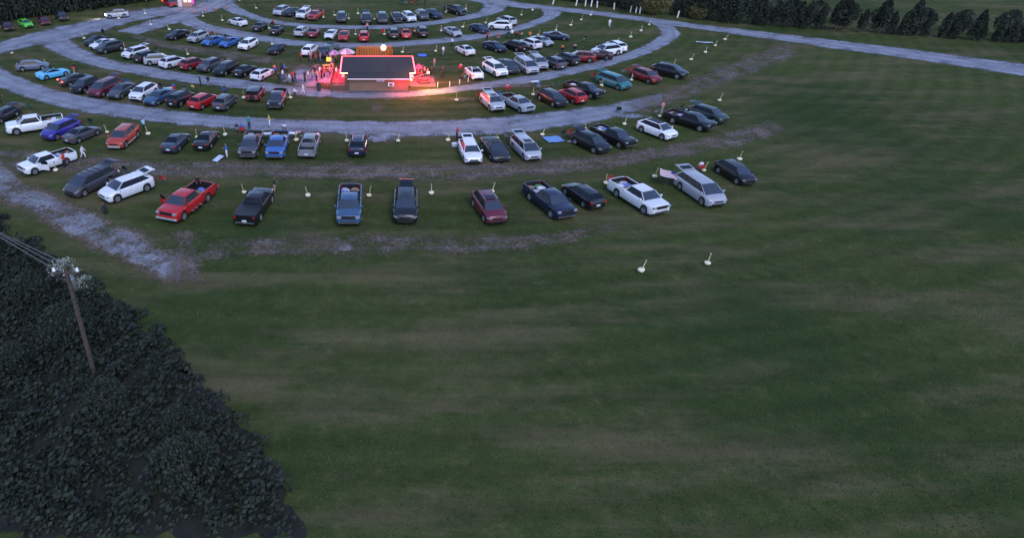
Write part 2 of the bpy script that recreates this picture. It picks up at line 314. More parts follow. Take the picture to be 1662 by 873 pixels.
LANES = [('gravel_lane', 1, 1, [(-33.95, 159.62, -36.12, 153.83), (-33.04, 157.39, -34.96, 151.61), (-32.11, 155.16, -33.8, 149.4), (-31.14, 152.96, -32.65, 147.19), (-30.08, 150.8, -31.49, 144.97), (-28.98, 148.66, -30.35, 142.75), (-27.89, 146.51, -29.18, 140.54), (-26.86, 144.34, -27.91, 138.4), (-25.87, 142.14, -26.49, 136.36), (-24.82, 139.98, -24.94, 134.41), (-23.68, 137.86, -23.32, 132.51), (-22.44, 135.8, -21.65, 130.65), (-21.08, 133.84, -19.89, 128.91), (-19.52, 132.04, -17.96, 127.37), (-17.75, 130.44, -15.85, 126.06), (-15.81, 129.06, -13.61, 125.0), (-13.71, 127.92, -11.27, 124.16), (-11.49, 127.05, -8.86, 123.53), (-9.19, 126.4, -6.42, 123.08), (-6.84, 125.98, -3.94, 122.8), (-4.45, 125.75, -1.46, 122.66), (-2.05, 125.67, 1.02, 122.73), (0.34, 125.77, 3.47, 123.05), (2.7, 126.11, 5.88, 123.64), (5.02, 126.69, 8.21, 124.48), (7.29, 127.46, 10.47, 125.53), (9.5, 128.4, 12.65, 126.73), (11.64, 129.49, 14.76, 128.06), (13.69, 130.74, 16.84, 129.45), (15.64, 132.14, 18.87, 130.89), (17.5, 133.66, 20.82, 132.43), (19.2, 135.32, 22.63, 134.13), (20.65, 137.18, 24.25, 136.0), (21.77, 139.25, 25.63, 138.04), (22.48, 141.48, 26.71, 140.25), (22.75, 143.82, 27.53, 142.59), (22.68, 146.19, 28.1, 145.0), (22.32, 148.55, 28.41, 147.45), (21.7, 150.85, 28.56, 149.94), (20.93, 153.13, 28.66, 152.44)]), ('gravel_lane', 1, 1, [(-33.57, 135.13, -35.55, 129.78), (-32.69, 133.02, -34.25, 127.8), (-31.73, 130.96, -32.91, 125.86), (-30.6, 128.98, -31.47, 124.01), (-29.27, 127.16, -29.83, 122.37), (-27.71, 125.53, -27.97, 120.97), (-25.97, 124.07, -25.99, 119.69), (-24.11, 122.75, -24.02, 118.39), (-22.21, 121.49, -22.09, 117.02), (-20.33, 120.19, -20.17, 115.65), (-18.52, 118.81, -18.22, 114.32), (-16.71, 117.43, -16.22, 113.08), (-14.81, 116.21, -14.13, 112.03), (-12.77, 115.23, -11.93, 111.2), (-10.64, 114.42, -9.67, 110.53), (-8.47, 113.73, -7.38, 109.99), (-6.26, 113.19, -5.06, 109.65), (-4.02, 112.89, -2.72, 109.53), (-1.76, 112.86, -0.37, 109.62), (0.5, 113.09, 1.96, 109.91), (2.73, 113.5, 4.27, 110.39), (4.95, 114.06, 6.54, 111.02), (7.14, 114.7, 8.78, 111.77), (9.3, 115.43, 11.0, 112.57), (11.43, 116.26, 13.21, 113.42), (13.52, 117.19, 15.37, 114.36), (15.58, 118.18, 17.48, 115.42), (17.61, 119.22, 19.51, 116.6), (19.61, 120.33, 21.46, 117.92), (21.52, 121.56, 23.29, 119.4), (23.29, 122.97, 25.06, 120.97), (24.97, 124.51, 26.78, 122.59), (26.61, 126.11, 28.45, 124.25), (28.21, 127.73, 30.08, 125.96), (29.75, 129.42, 31.64, 127.73), (31.13, 131.21, 33.09, 129.59), (32.28, 133.15, 34.41, 131.54), (33.06, 135.23, 35.54, 133.59), (33.41, 137.43, 36.47, 135.74), (33.5, 139.7, 37.29, 137.96)]), ('worn_track', 0.62, 0.25, [(-40.12, 121.03, -42.7, 120.12), (-39.58, 120.35, -42.1, 119.35), (-39.03, 119.67, -41.49, 118.58), (-38.49, 118.99, -40.89, 117.8), (-37.92, 118.33, -40.28, 117.03), (-37.33, 117.69, -39.66, 116.27), (-36.72, 117.07, -39.01, 115.54), (-36.1, 116.46, -38.32, 114.85), (-35.47, 115.86, -37.61, 114.17), (-34.81, 115.3, -36.9, 113.5), (-34.13, 114.76, -36.18, 112.82), (-33.44, 114.22, -35.47, 112.15), (-32.75, 113.69, -34.75, 111.49), (-32.06, 113.15, -33.99, 110.86), (-31.37, 112.63, -33.2, 110.29), (-30.65, 112.15, -32.39, 109.74), (-29.89, 111.73, -31.57, 109.2), (-29.11, 111.35, -30.75, 108.66), (-28.32, 110.99, -29.93, 108.12), (-27.52, 110.63, -29.11, 107.59), (-26.73, 110.27, -28.27, 107.07), (-25.94, 109.91, -27.42, 106.59), (-25.15, 109.55, -26.56, 106.12), (-24.36, 109.18, -25.7, 105.65), (-23.58, 108.8, -24.83, 105.19), (-22.8, 108.4, -23.97, 104.72), (-22.03, 107.99, -23.1, 104.26), (-21.26, 107.58, -22.23, 103.8), (-20.5, 107.17, -21.36, 103.36), (-19.73, 106.76, -20.47, 102.95), (-18.96, 106.34, -19.57, 102.55), (-18.19, 105.93, -18.68, 102.14), (-17.42, 105.53, -17.78, 101.74), (-16.65, 105.13, -16.89, 101.34), (-15.87, 104.73, -16.0, 100.93), (-15.09, 104.35, -15.11, 100.5), (-14.31, 103.96, -14.23, 100.08), (-13.53, 103.57, -13.34, 99.65), (-12.75, 103.18, -12.46, 99.23), (-11.97, 102.79, -11.57, 98.8)]), ('gravel_lane', 1, 1, [(-55.07, 122.88, -57.75, 118.34), (-52.94, 119.99, -55.57, 115.39), (-50.83, 117.1, -53.36, 112.46), (-48.74, 114.18, -51.09, 109.57), (-46.67, 111.25, -48.71, 106.78), (-44.53, 108.4, -46.14, 104.18), (-42.16, 105.76, -43.35, 101.82), (-39.46, 103.49, -40.38, 99.68), (-36.48, 101.57, -37.29, 97.7), (-33.37, 99.81, -34.13, 95.83), (-30.26, 98.04, -30.9, 94.09), (-27.12, 96.35, -27.59, 92.52), (-23.86, 94.88, -24.2, 91.12), (-20.51, 93.62, -20.75, 89.86), (-17.12, 92.45, -17.28, 88.67), (-13.75, 91.23, -13.81, 87.46), (-10.41, 89.93, -10.37, 86.23), (-7.07, 88.7, -6.93, 85.21), (-3.66, 87.79, -3.4, 84.64), (-0.15, 87.34, 0.2, 84.46), (3.38, 87.34, 3.76, 84.72), (6.84, 87.87, 7.26, 85.55), (10.12, 89.03, 10.7, 86.77), (13.3, 90.55, 14.14, 88.06), (16.51, 92.04, 17.57, 89.34), (19.74, 93.48, 20.93, 90.77), (22.87, 95.14, 24.14, 92.49), (25.93, 96.98, 27.24, 94.44), (29.01, 98.82, 30.31, 96.45), (32.06, 100.69, 33.35, 98.51), (35.0, 102.73, 36.33, 100.66), (37.76, 104.98, 39.19, 102.95), (40.35, 107.45, 41.93, 105.39), (42.81, 110.05, 44.52, 107.99), (45.16, 112.75, 46.98, 110.71), (47.34, 115.58, 49.32, 113.53), (49.16, 118.6, 51.42, 116.5), (50.36, 121.84, 52.96, 119.72), (50.73, 125.26, 53.63, 123.17), (50.43, 128.75, 53.6, 126.74)]), ('gravel_lane', 1, 1, [(-54.72, 110.1, -63.5, 114.09), (-56.13, 107.87, -63.45, 110.95), (-56.61, 105.41, -63.08, 107.87), (-55.95, 102.84, -62.22, 104.89), (-54.54, 100.4, -60.89, 102.07), (-52.73, 98.14, -59.18, 99.45), (-50.74, 96.03, -57.21, 96.99), (-48.64, 94.03, -55.08, 94.65), (-46.45, 92.13, -52.85, 92.41), (-44.17, 90.33, -50.52, 90.27), (-41.8, 88.65, -48.1, 88.25), (-39.36, 87.09, -45.59, 86.32), (-36.84, 85.64, -43.02, 84.48), (-34.27, 84.28, -40.39, 82.72), (-31.65, 83.03, -37.68, 81.11), (-28.99, 81.88, -34.86, 79.69), (-26.29, 80.79, -31.95, 78.45), (-23.58, 79.77, -29.0, 77.32), (-20.83, 78.87, -26.01, 76.3), (-18.02, 78.17, -22.98, 75.39), (-15.17, 77.65, -19.92, 74.59), (-12.3, 77.22, -16.83, 73.89), (-9.42, 76.83, -13.72, 73.33), (-6.53, 76.52, -10.59, 72.89), (-3.63, 76.3, -7.45, 72.5), (-0.73, 76.17, -4.32, 72.05), (2.17, 76.1, -1.22, 71.54), (5.07, 76.15, 1.88, 71.15), (7.95, 76.38, 4.99, 71.09), (10.82, 76.79, 8.13, 71.31), (13.68, 77.26, 11.27, 71.61), (16.53, 77.8, 14.39, 71.98), (19.34, 78.49, 17.45, 72.61), (22.12, 79.35, 20.44, 73.58), (24.85, 80.33, 23.36, 74.77), (27.53, 81.43, 26.23, 76.09), (30.18, 82.62, 29.01, 77.58), (32.79, 83.9, 31.65, 79.3), (35.35, 85.27, 34.16, 81.21), (37.87, 86.71, 36.6, 83.22)]), ('worn_track', 0.62, 0.42, [(28.59, 80.87, 27.19, 76.07), (29.76, 81.76, 28.48, 76.43), (30.93, 82.65, 29.74, 76.87), (32.11, 83.52, 30.94, 77.43), (33.31, 84.36, 32.08, 78.12), (34.56, 85.13, 33.19, 78.88), (35.83, 85.85, 34.29, 79.65), (37.09, 86.59, 35.39, 80.42), (38.29, 87.42, 36.49, 81.21), (39.41, 88.35, 37.58, 81.99), (40.47, 89.37, 38.66, 82.79), (41.51, 90.4, 39.72, 83.61), (42.56, 91.43, 40.76, 84.46), (43.6, 92.46, 41.8, 85.32), (44.63, 93.5, 42.83, 86.19), (45.66, 94.55, 43.86, 87.05), (46.69, 95.59, 44.89, 87.92), (47.72, 96.64, 45.92, 88.78), (48.76, 97.68, 46.95, 89.65), (49.82, 98.69, 47.98, 90.51), (50.92, 99.66, 49.01, 91.37), (52.05, 100.6, 50.05, 92.23), (53.18, 101.53, 51.08, 93.09), (54.32, 102.46, 52.13, 93.94), (55.45, 103.39, 53.18, 94.78), (56.58, 104.32, 54.22, 95.63), (57.71, 105.26, 55.27, 96.47), (58.84, 106.2, 56.32, 97.31), (59.97, 107.14, 57.37, 98.16), (61.1, 108.08, 58.41, 99.0), (62.22, 109.02, 59.46, 99.85), (63.35, 109.96, 60.51, 100.69), (64.48, 110.9, 61.55, 101.53), (65.61, 111.84, 62.6, 102.38), (66.73, 112.78, 63.65, 103.22), (67.86, 113.71, 64.7, 104.07), (68.99, 114.65, 65.74, 104.91), (70.12, 115.59, 66.79, 105.75), (71.25, 116.53, 67.84, 106.6), (72.37, 117.47, 68.89, 107.44)]), ('gravel_road', 1, 1, [(-65.93, 102.11, -59.94, 91.29), (-65.26, 103.45, -59.63, 92.82), (-64.58, 104.78, -59.32, 94.35), (-63.91, 106.12, -59.01, 95.88), (-63.23, 107.46, -58.7, 97.41), (-62.56, 108.79, -58.39, 98.94), (-61.88, 110.13, -58.08, 100.47), (-61.21, 111.47, -57.77, 102.0), (-60.55, 112.81, -57.46, 103.53), (-59.92, 114.17, -57.09, 105.04), (-59.32, 115.54, -56.59, 106.5), (-58.73, 116.92, -55.9, 107.88), (-58.15, 118.3, -55.08, 109.19), (-57.55, 119.67, -54.14, 110.41), (-56.9, 121.01, -53.05, 111.47), (-56.17, 122.31, -51.85, 112.45), (-55.38, 123.58, -50.74, 113.49), (-54.58, 124.85, -49.81, 114.71), (-53.78, 126.11, -49.01, 116.04), (-52.96, 127.37, -48.24, 117.39), (-52.12, 128.61, -47.47, 118.75), (-51.26, 129.84, -46.72, 120.12), (-50.4, 131.06, -46.04, 121.52), (-49.55, 132.29, -45.42, 122.96), (-48.72, 133.54, -44.85, 124.41), (-47.9, 134.79, -44.28, 125.86), (-47.09, 136.04, -43.68, 127.3), (-46.23, 137.27, -42.96, 128.66), (-45.29, 138.42, -42.07, 129.92), (-44.28, 139.51, -41.05, 131.1), (-43.22, 140.57, -39.98, 132.23), (-42.14, 141.61, -38.84, 133.28), (-41.04, 142.63, -37.64, 134.27), (-39.94, 143.64, -36.41, 135.22), (-38.84, 144.65, -35.22, 136.23), (-37.73, 145.67, -34.13, 137.33), (-36.63, 146.68, -33.11, 138.51), (-35.53, 147.7, -32.1, 139.7), (-34.43, 148.71, -31.1, 140.9), (-33.33, 149.73, -30.09, 142.1)]), ('gravel_road', 1, 1, [(-43.51, 121.03, -39.15, 118.78), (-43.12, 122.12, -38.67, 119.74), (-42.72, 123.21, -38.19, 120.69), (-42.33, 124.3, -37.7, 121.64), (-41.93, 125.39, -37.22, 122.6), (-41.5, 126.46, -36.75, 123.56), (-41.02, 127.51, -36.28, 124.52), (-40.51, 128.55, -35.82, 125.48), (-39.98, 129.58, -35.37, 126.45), (-39.45, 130.61, -34.92, 127.42), (-38.91, 131.64, -34.46, 128.38), (-38.38, 132.67, -34.01, 129.35), (-37.85, 133.7, -33.56, 130.32), (-37.33, 134.73, -33.12, 131.29), (-36.85, 135.78, -32.7, 132.28), (-36.45, 136.86, -32.29, 133.26), (-36.15, 137.97, -31.88, 134.25), (-35.88, 139.1, -31.48, 135.24), (-35.63, 140.23, -31.07, 136.23), (-35.37, 141.36, -30.66, 137.21), (-35.12, 142.49, -30.26, 138.2), (-34.86, 143.62, -29.89, 139.2), (-34.6, 144.75, -29.56, 140.21), (-34.35, 145.88, -29.28, 141.24), (-34.12, 147.01, -29.03, 142.28), (-33.9, 148.15, -28.78, 143.32), (-33.71, 149.29, -28.54, 144.36), (-33.51, 150.43, -28.29, 145.4), (-33.32, 151.58, -28.07, 146.44), (-33.13, 152.72, -27.89, 147.5), (-32.95, 153.86, -27.77, 148.55), (-32.77, 155.01, -27.67, 149.62), (-32.63, 156.16, -27.58, 150.68), (-32.5, 157.31, -27.49, 151.75), (-32.38, 158.46, -27.39, 152.81), (-32.26, 159.61, -27.3, 153.88), (-32.13, 160.77, -27.21, 154.94), (-32.01, 161.92, -27.12, 156.0), (-31.89, 163.07, -27.03, 157.07), (-31.77, 164.22, -26.93, 158.13)]), ('gravel_road', 1, 1, [(18.62, 155.95, 18.09, 151.07), (20.57, 154.24, 19.73, 149.14), (22.56, 152.58, 21.39, 147.23), (24.61, 151.0, 23.1, 145.38), (26.69, 149.46, 24.92, 143.66), (28.73, 147.86, 26.93, 142.23), (30.74, 146.22, 29.16, 141.13), (32.81, 144.69, 31.48, 140.17), (35.01, 143.34, 33.79, 139.15), (37.29, 142.1, 36.03, 137.99), (39.54, 140.81, 38.23, 136.74), (41.72, 139.42, 40.39, 135.43), (43.86, 137.95, 42.52, 134.07), (45.97, 136.44, 44.58, 132.62), (48.06, 134.89, 46.57, 131.06), (50.13, 133.32, 48.51, 129.44), (52.18, 131.74, 50.45, 127.81), (54.23, 130.14, 52.41, 126.21), (56.28, 128.54, 54.4, 124.66), (58.34, 126.97, 56.43, 123.16), (60.46, 125.47, 58.45, 121.64), (62.63, 124.05, 60.42, 120.05), (64.82, 122.66, 62.36, 118.43), (66.99, 121.24, 64.3, 116.81), (69.16, 119.81, 66.25, 115.19), (71.32, 118.37, 68.2, 113.58), (73.47, 116.91, 70.16, 111.98), (75.6, 115.43, 72.12, 110.38), (77.73, 113.94, 74.09, 108.79), (79.85, 112.44, 76.06, 107.21), (81.96, 110.94, 78.04, 105.63), (84.08, 109.42, 80.0, 104.04), (86.16, 107.87, 81.95, 102.42), (88.19, 106.26, 83.85, 100.75), (90.2, 104.61, 85.72, 99.05), (92.19, 102.95, 87.58, 97.33), (94.18, 101.28, 89.43, 95.61), (96.17, 99.62, 91.29, 93.89), (98.17, 97.95, 93.14, 92.17), (100.16, 96.29, 95.0, 90.45)]), ('worn_track', 0.68, 0.36, [(-48.25, 72.67, -43.56, 63.97), (-45.74, 71.39, -41.19, 63.03), (-43.22, 70.12, -38.8, 62.13), (-40.68, 68.9, -36.38, 61.44), (-38.1, 67.78, -33.9, 61.15), (-35.46, 66.84, -31.38, 61.22), (-32.76, 66.08, -28.86, 61.32), (-30.0, 65.5, -26.35, 61.17), (-27.23, 65.04, -23.83, 60.81), (-24.43, 64.67, -21.3, 60.47), (-21.63, 64.4, -18.76, 60.28), (-18.82, 64.25, -16.21, 60.23), (-16.01, 64.18, -13.65, 60.2), (-13.19, 64.11, -11.09, 60.15), (-10.37, 64.01, -8.54, 60.06), (-7.56, 63.91, -5.98, 59.95), (-4.74, 63.84, -3.43, 59.85), (-1.92, 63.81, -0.87, 59.75), (0.89, 63.78, 1.69, 59.66), (3.71, 63.72, 4.24, 59.56), (6.53, 63.65, 6.8, 59.52), (9.33, 63.72, 9.34, 59.61), (12.12, 64.0, 11.87, 59.88), (14.9, 64.43, 14.4, 60.29), (17.68, 64.9, 16.9, 60.78), (20.46, 65.4, 19.4, 61.35), (23.22, 65.95, 21.87, 61.99), (25.96, 66.6, 24.33, 62.68), (28.67, 67.36, 26.78, 63.43), (31.32, 68.28, 29.21, 64.23), (33.89, 69.39, 31.61, 65.1), (36.42, 70.63, 34.0, 66.02), (38.93, 71.91, 36.37, 66.98), (41.41, 73.26, 38.7, 68.01), (43.83, 74.69, 40.97, 69.18), (46.21, 76.19, 43.19, 70.44), (48.59, 77.71, 45.39, 71.74), (50.96, 79.23, 47.59, 73.05), (53.33, 80.75, 49.79, 74.35), (55.71, 82.27, 51.99, 75.66)]), ('gravel_lane', 0.85, 0.62, [(-45.49, 72.67, -39.54, 60.94), (-44.65, 71.8, -38.89, 60.33), (-43.81, 70.92, -38.24, 59.71), (-42.97, 70.05, -37.59, 59.1), (-42.12, 69.17, -36.94, 58.48), (-41.28, 68.3, -36.29, 57.86), (-40.44, 67.43, -35.63, 57.25), (-39.6, 66.55, -34.98, 56.63), (-38.76, 65.68, -34.33, 56.02), (-37.92, 64.8, -33.67, 55.42), (-37.09, 63.91, -32.97, 54.86), (-36.28, 63.01, -32.24, 54.35), (-35.47, 62.11, -31.48, 53.87), (-34.66, 61.21, -30.72, 53.4), (-33.84, 60.31, -29.96, 52.92), (-33.0, 59.44, -29.22, 52.42), (-32.11, 58.64, -28.49, 51.9), (-31.14, 57.91, -27.78, 51.35), (-30.15, 57.22, -27.07, 50.81), (-29.14, 56.54, -26.36, 50.26), (-28.14, 55.85, -25.65, 49.71), (-27.13, 55.17, -24.94, 49.17), (-26.13, 54.49, -24.22, 48.63), (-25.15, 53.78, -23.51, 48.09), (-24.17, 53.06, -22.79, 47.55), (-23.21, 52.33, -22.07, 47.02), (-22.24, 51.59, -21.35, 46.48), (-21.29, 50.84, -20.63, 45.95), (-20.33, 50.1, -19.9, 45.43), (-19.37, 49.35, -19.17, 44.9), (-18.4, 48.62, -18.45, 44.38), (-17.43, 47.9, -17.73, 43.85), (-16.45, 47.19, -17.01, 43.31), (-15.47, 46.46, -16.29, 42.77), (-14.51, 45.72, -15.59, 42.22), (-13.57, 44.96, -14.89, 41.65), (-12.64, 44.18, -14.2, 41.08), (-11.73, 43.38, -13.51, 40.51), (-10.83, 42.56, -12.82, 39.94), (-9.93, 41.75, -12.13, 39.37)]), ('worn_track', 0.58, 0.34, [(-17.26, 47.17, -17.19, 43.45), (-16.22, 47.5, -16.14, 43.77), (-15.18, 47.83, -15.1, 44.09), (-14.13, 48.12, -14.06, 44.4), (-13.07, 48.32, -13.0, 44.67), (-11.99, 48.43, -11.93, 44.86), (-10.9, 48.49, -10.85, 45.0), (-9.81, 48.55, -9.77, 45.12), (-8.72, 48.61, -8.68, 45.22), (-7.63, 48.69, -7.6, 45.3), (-6.54, 48.77, -6.51, 45.35), (-5.46, 48.85, -5.42, 45.41), (-4.37, 48.93, -4.33, 45.47), (-3.28, 49.0, -3.24, 45.53), (-2.19, 49.07, -2.15, 45.6), (-1.1, 49.13, -1.06, 45.67), (-0.01, 49.16, 0.03, 45.73), (1.08, 49.16, 1.12, 45.8), (2.18, 49.13, 2.21, 45.87), (3.26, 49.07, 3.3, 45.93), (4.35, 48.98, 4.39, 45.96), (5.44, 48.87, 5.48, 45.95), (6.52, 48.78, 6.57, 45.92), (7.61, 48.75, 7.66, 45.88), (8.7, 48.78, 8.74, 45.9), (9.79, 48.84, 9.82, 46.0), (10.87, 48.94, 10.89, 46.18), (11.96, 49.08, 11.96, 46.4), (13.04, 49.25, 13.03, 46.62), (14.11, 49.43, 14.09, 46.87), (15.18, 49.65, 15.13, 47.17), (16.23, 49.94, 16.16, 47.52), (17.27, 50.26, 17.18, 47.91), (18.3, 50.61, 18.2, 48.31), (19.34, 50.95, 19.2, 48.73), (20.38, 51.28, 20.19, 49.19), (21.43, 51.59, 21.17, 49.68), (22.48, 51.9, 22.14, 50.17), (23.52, 52.2, 23.12, 50.66), (24.57, 52.51, 24.09, 51.15)]), ('worn_track', 0.6, 0.3, [(-16.23, 50.05, -14.89, 50.27), (-16.19, 49.82, -14.8, 50.03), (-16.15, 49.58, -14.71, 49.8), (-16.11, 49.35, -14.62, 49.56), (-16.07, 49.12, -14.53, 49.32), (-16.03, 48.88, -14.44, 49.09), (-15.99, 48.65, -14.35, 48.85), (-15.95, 48.41, -14.26, 48.62), (-15.91, 48.18, -14.17, 48.38), (-15.87, 47.95, -14.08, 48.15), (-15.82, 47.71, -13.99, 47.91), (-15.78, 47.48, -13.9, 47.67), (-15.74, 47.24, -13.81, 47.44), (-15.7, 47.01, -13.73, 47.2), (-15.65, 46.78, -13.65, 46.96), (-15.61, 46.54, -13.57, 46.72), (-15.56, 46.31, -13.49, 46.48), (-15.52, 46.08, -13.42, 46.24), (-15.47, 45.84, -13.34, 46.0), (-15.43, 45.61, -13.27, 45.76), (-15.38, 45.38, -13.19, 45.52), (-15.33, 45.14, -13.12, 45.28), (-15.29, 44.91, -13.04, 45.04), (-15.24, 44.68, -12.96, 44.8), (-15.2, 44.45, -12.89, 44.56), (-15.16, 44.21, -12.81, 44.31), (-15.12, 43.98, -12.74, 44.07), (-15.08, 43.74, -12.67, 43.83), (-15.04, 43.51, -12.6, 43.59), (-15.0, 43.28, -12.52, 43.35), (-14.96, 43.04, -12.45, 43.11), (-14.92, 42.81, -12.38, 42.87), (-14.88, 42.57, -12.31, 42.62), (-14.84, 42.34, -12.23, 42.38), (-14.8, 42.1, -12.16, 42.14), (-14.76, 41.87, -12.09, 41.9), (-14.72, 41.64, -12.01, 41.66), (-14.68, 41.4, -11.94, 41.42), (-14.64, 41.17, -11.87, 41.17), (-14.6, 40.93, -11.8, 40.93)]), ('far_gravel_yard', 1, 1, [(69.62, 153.83, 67.41, 148.41), (69.89, 153.7, 67.61, 148.18), (70.17, 153.57, 67.81, 147.95), (70.44, 153.44, 68.01, 147.72), (70.71, 153.31, 68.22, 147.5), (70.99, 153.17, 68.42, 147.27), (71.26, 153.04, 68.62, 147.04), (71.54, 152.91, 68.82, 146.81), (71.81, 152.78, 69.02, 146.58), (72.08, 152.65, 69.22, 146.36), (72.36, 152.52, 69.42, 146.13), (72.63, 152.39, 69.63, 145.9), (72.9, 152.26, 69.83, 145.67), (73.18, 152.13, 70.03, 145.45), (73.45, 152.0, 70.23, 145.22), (73.72, 151.87, 70.43, 144.99), (74.0, 151.73, 70.64, 144.77), (74.26, 151.59, 70.87, 144.59), (74.53, 151.45, 71.13, 144.44), (74.8, 151.3, 71.41, 144.33), (75.06, 151.16, 71.69, 144.21), (75.33, 151.01, 71.98, 144.1), (75.6, 150.87, 72.26, 143.99), (75.86, 150.72, 72.54, 143.88), (76.13, 150.58, 72.83, 143.77), (76.4, 150.43, 73.11, 143.66), (76.66, 150.29, 73.39, 143.55), (76.93, 150.14, 73.67, 143.43), (77.2, 150.0, 73.96, 143.32), (77.46, 149.85, 74.24, 143.21), (77.73, 149.71, 74.52, 143.1), (78.0, 149.56, 74.81, 142.99), (78.26, 149.42, 75.09, 142.88), (78.53, 149.28, 75.37, 142.76), (78.8, 149.13, 75.66, 142.65), (79.06, 148.99, 75.94, 142.54), (79.33, 148.84, 76.22, 142.43), (79.6, 148.7, 76.5, 142.32), (79.86, 148.55, 76.79, 142.21), (80.13, 148.41, 77.07, 142.1)])]
PATCHES = [('gravel_forecourt', -8.08, 93.87, 4.68, 5.58, 0.95, 0.85), ('bare_patch', -8.95, 99.49, 4.48, 2.28, 0.6, 0.1), ('bare_patch', 0.9, 80.52, 1.65, 3.19, 0.6, 0.05), ('bare_patch', 7.21, 93.35, 2.37, 2.63, 0.7, 0.2), ('bare_patch', 7.63, 107.11, 5.25, 2.22, 0.5, 0.1), ('gravel_patch', -1.87, 46.99, 0.98, 1.18, 0.66, 0.8), ('gravel_patch', 2.03, 71.01, 3.38, 1.86, 0.8, 0.9), ('bare_patch', 20.49, 89.64, 6.56, 1.36, 0.6, 0.1), ('bare_patch', 8.01, 60.23, 1.31, 0.71, 0.65, 0.1), ('bare_patch', 29.72, 67.08, 1.68, 1.02, 0.6, 0.6), ('gravel_patch', -12.82, 62.44, 4.27, 0.76, 0.55, 0.7), ('gravel_patch', -26.55, 64.29, 3.75, 0.79, 0.55, 0.7), ('gravel_patch', -8.36, 46.98, 2.21, 0.69, 0.55, 0.65), ('bare_patch', 3.11, 84.21, 13.23, 0.98, 0.6, 0.1), ('bare_patch', -8.62, 76.49, 8.62, 0.63, 0.5, 0.1), ('gravel_patch', 30.59, 77.77, 2.19, 1.08, 0.85, 1), ('bare_patch', 15.47, 49.0, 2.03, 0.63, 0.4, 0.1), ('bare_patch', 25.14, 49.1, 0.71, 0.31, 0.5, 0.1), ('bare_patch', -40.94, 89.09, 2.12, 0.81, 0.65, 0), ('bare_patch', -29.98, 82.99, 3.84, 0.72, 0.6, 0), ('bare_patch', 12.82, 121.99, 2.14, 2.32, 0.6, 0.5), ('bare_patch', -12.4, 107.1, 5.72, 1.85, 0.5, 0.5), ('bare_patch', 11.25, 83.96, 3.49, 0.98, 0.6, 0.1), ('bare_patch', -14.98, 48.02, 2.0, 1.82, 0.55, 0.1), ('bare_patch', 6.14, 62.89, 3.68, 0.61, 0.55, 0.1), ('bare_patch', 14.26, 46.98, 2.46, 0.69, 0.45, 0.1), ('bare_patch', -20.51, 81.8, 9.11, 0.7, 0.5, 0.05), ('bare_patch', 33.33, 66.4, 2.56, 0.83, 0.45, 0.1)]
zi = 1
def wear_mesh(name, rows, e_rows, st, gr, z, acr=None):
    global zi
    mb = MB(); mb.grid([[(x, y, z if e_ > .01 else .001) for (x, y), e_ in zip(r_, er)] for r_, er in zip(rows, e_rows)])
    me = bpy.data.meshes.new(name); me.from_pydata(mb.v, [], mb.f); me.materials.append(lm)
    a = me.color_attributes.new("wear", 'FLOAT_COLOR', 'POINT')
    k = 0
    for er in e_rows:
        for e_ in er:
            a.data[k].color = (e_, gr, acr[k % len(er)] if acr else .5, 1); k += 1
    bm = bmesh.new(); bm.from_mesh(me)
    bmesh.ops.recalc_face_normals(bm, faces=bm.faces)
    if bm.faces and bm.faces[0].normal.z < 0: bmesh.ops.reverse_faces(bm, faces=bm.faces)
    bm.to_mesh(me); bm.free()
    return tag(ob(name, me), kind='structure')
T = [-1.9, -1.5, -1.2, -1.0, -.8, -.4, 0, .4, .8, 1.0, 1.2, 1.5, 1.9]
E_ = [0, .10, .32, .55, .80, .97, 1, .97, .80, .55, .32, .10, 0]
for name, st, gr, pts in LANES:
    rows, er = [], []
    for k, (ax, ay, bx, by) in enumerate(pts):
        cx, cy, hx, hy = (ax + bx) / 2, (ay + by) / 2, (bx - ax) / 2, (by - ay) / 2
        L_ = math.hypot(hx, hy); ext = 1 + .35 * 0
        rows.append([(cx + hx * t, cy + hy * t) for t in T])
        end = min(1, k / 2, (len(pts) - 1 - k) / 2)
        end = min(1, k / 5, (len(pts) - 1 - k) / 5); end = end * end * (3 - 2 * end)
        er.append([(e if st > .9 else e ** .7) * st * (end if name == 'worn_track' or st == .85 else 1) for e in E_])
    wear_mesh(name, rows, er, st, gr, .004 * zi, [.5 + t / 4 for t in T]); zi = zi + 1
for name, cx, cy, rx, ry, st, gr in PATCHES:
    rows, er = [], []
    for q in (0.02, .3, .55, .75, .9, 1.1, 1.35):
        rows.append([(cx + rx * q * math.cos(2 * PI * k / 28) * (1 + .15 * math.sin(k * 1.7 + cx)), cy + ry * q * math.sin(2 * PI * k / 28) * (1 + .12 * math.cos(k * 2.3))) for k in range(29)])
        e_ = max(0, 1 - (q / 1.3) ** 2)
        er.append([e_ * st] * 29)
    wear_mesh(name, rows, er, st, gr, .004 * zi); zi = zi + 1 if zi < 22 else 16

zi = 22
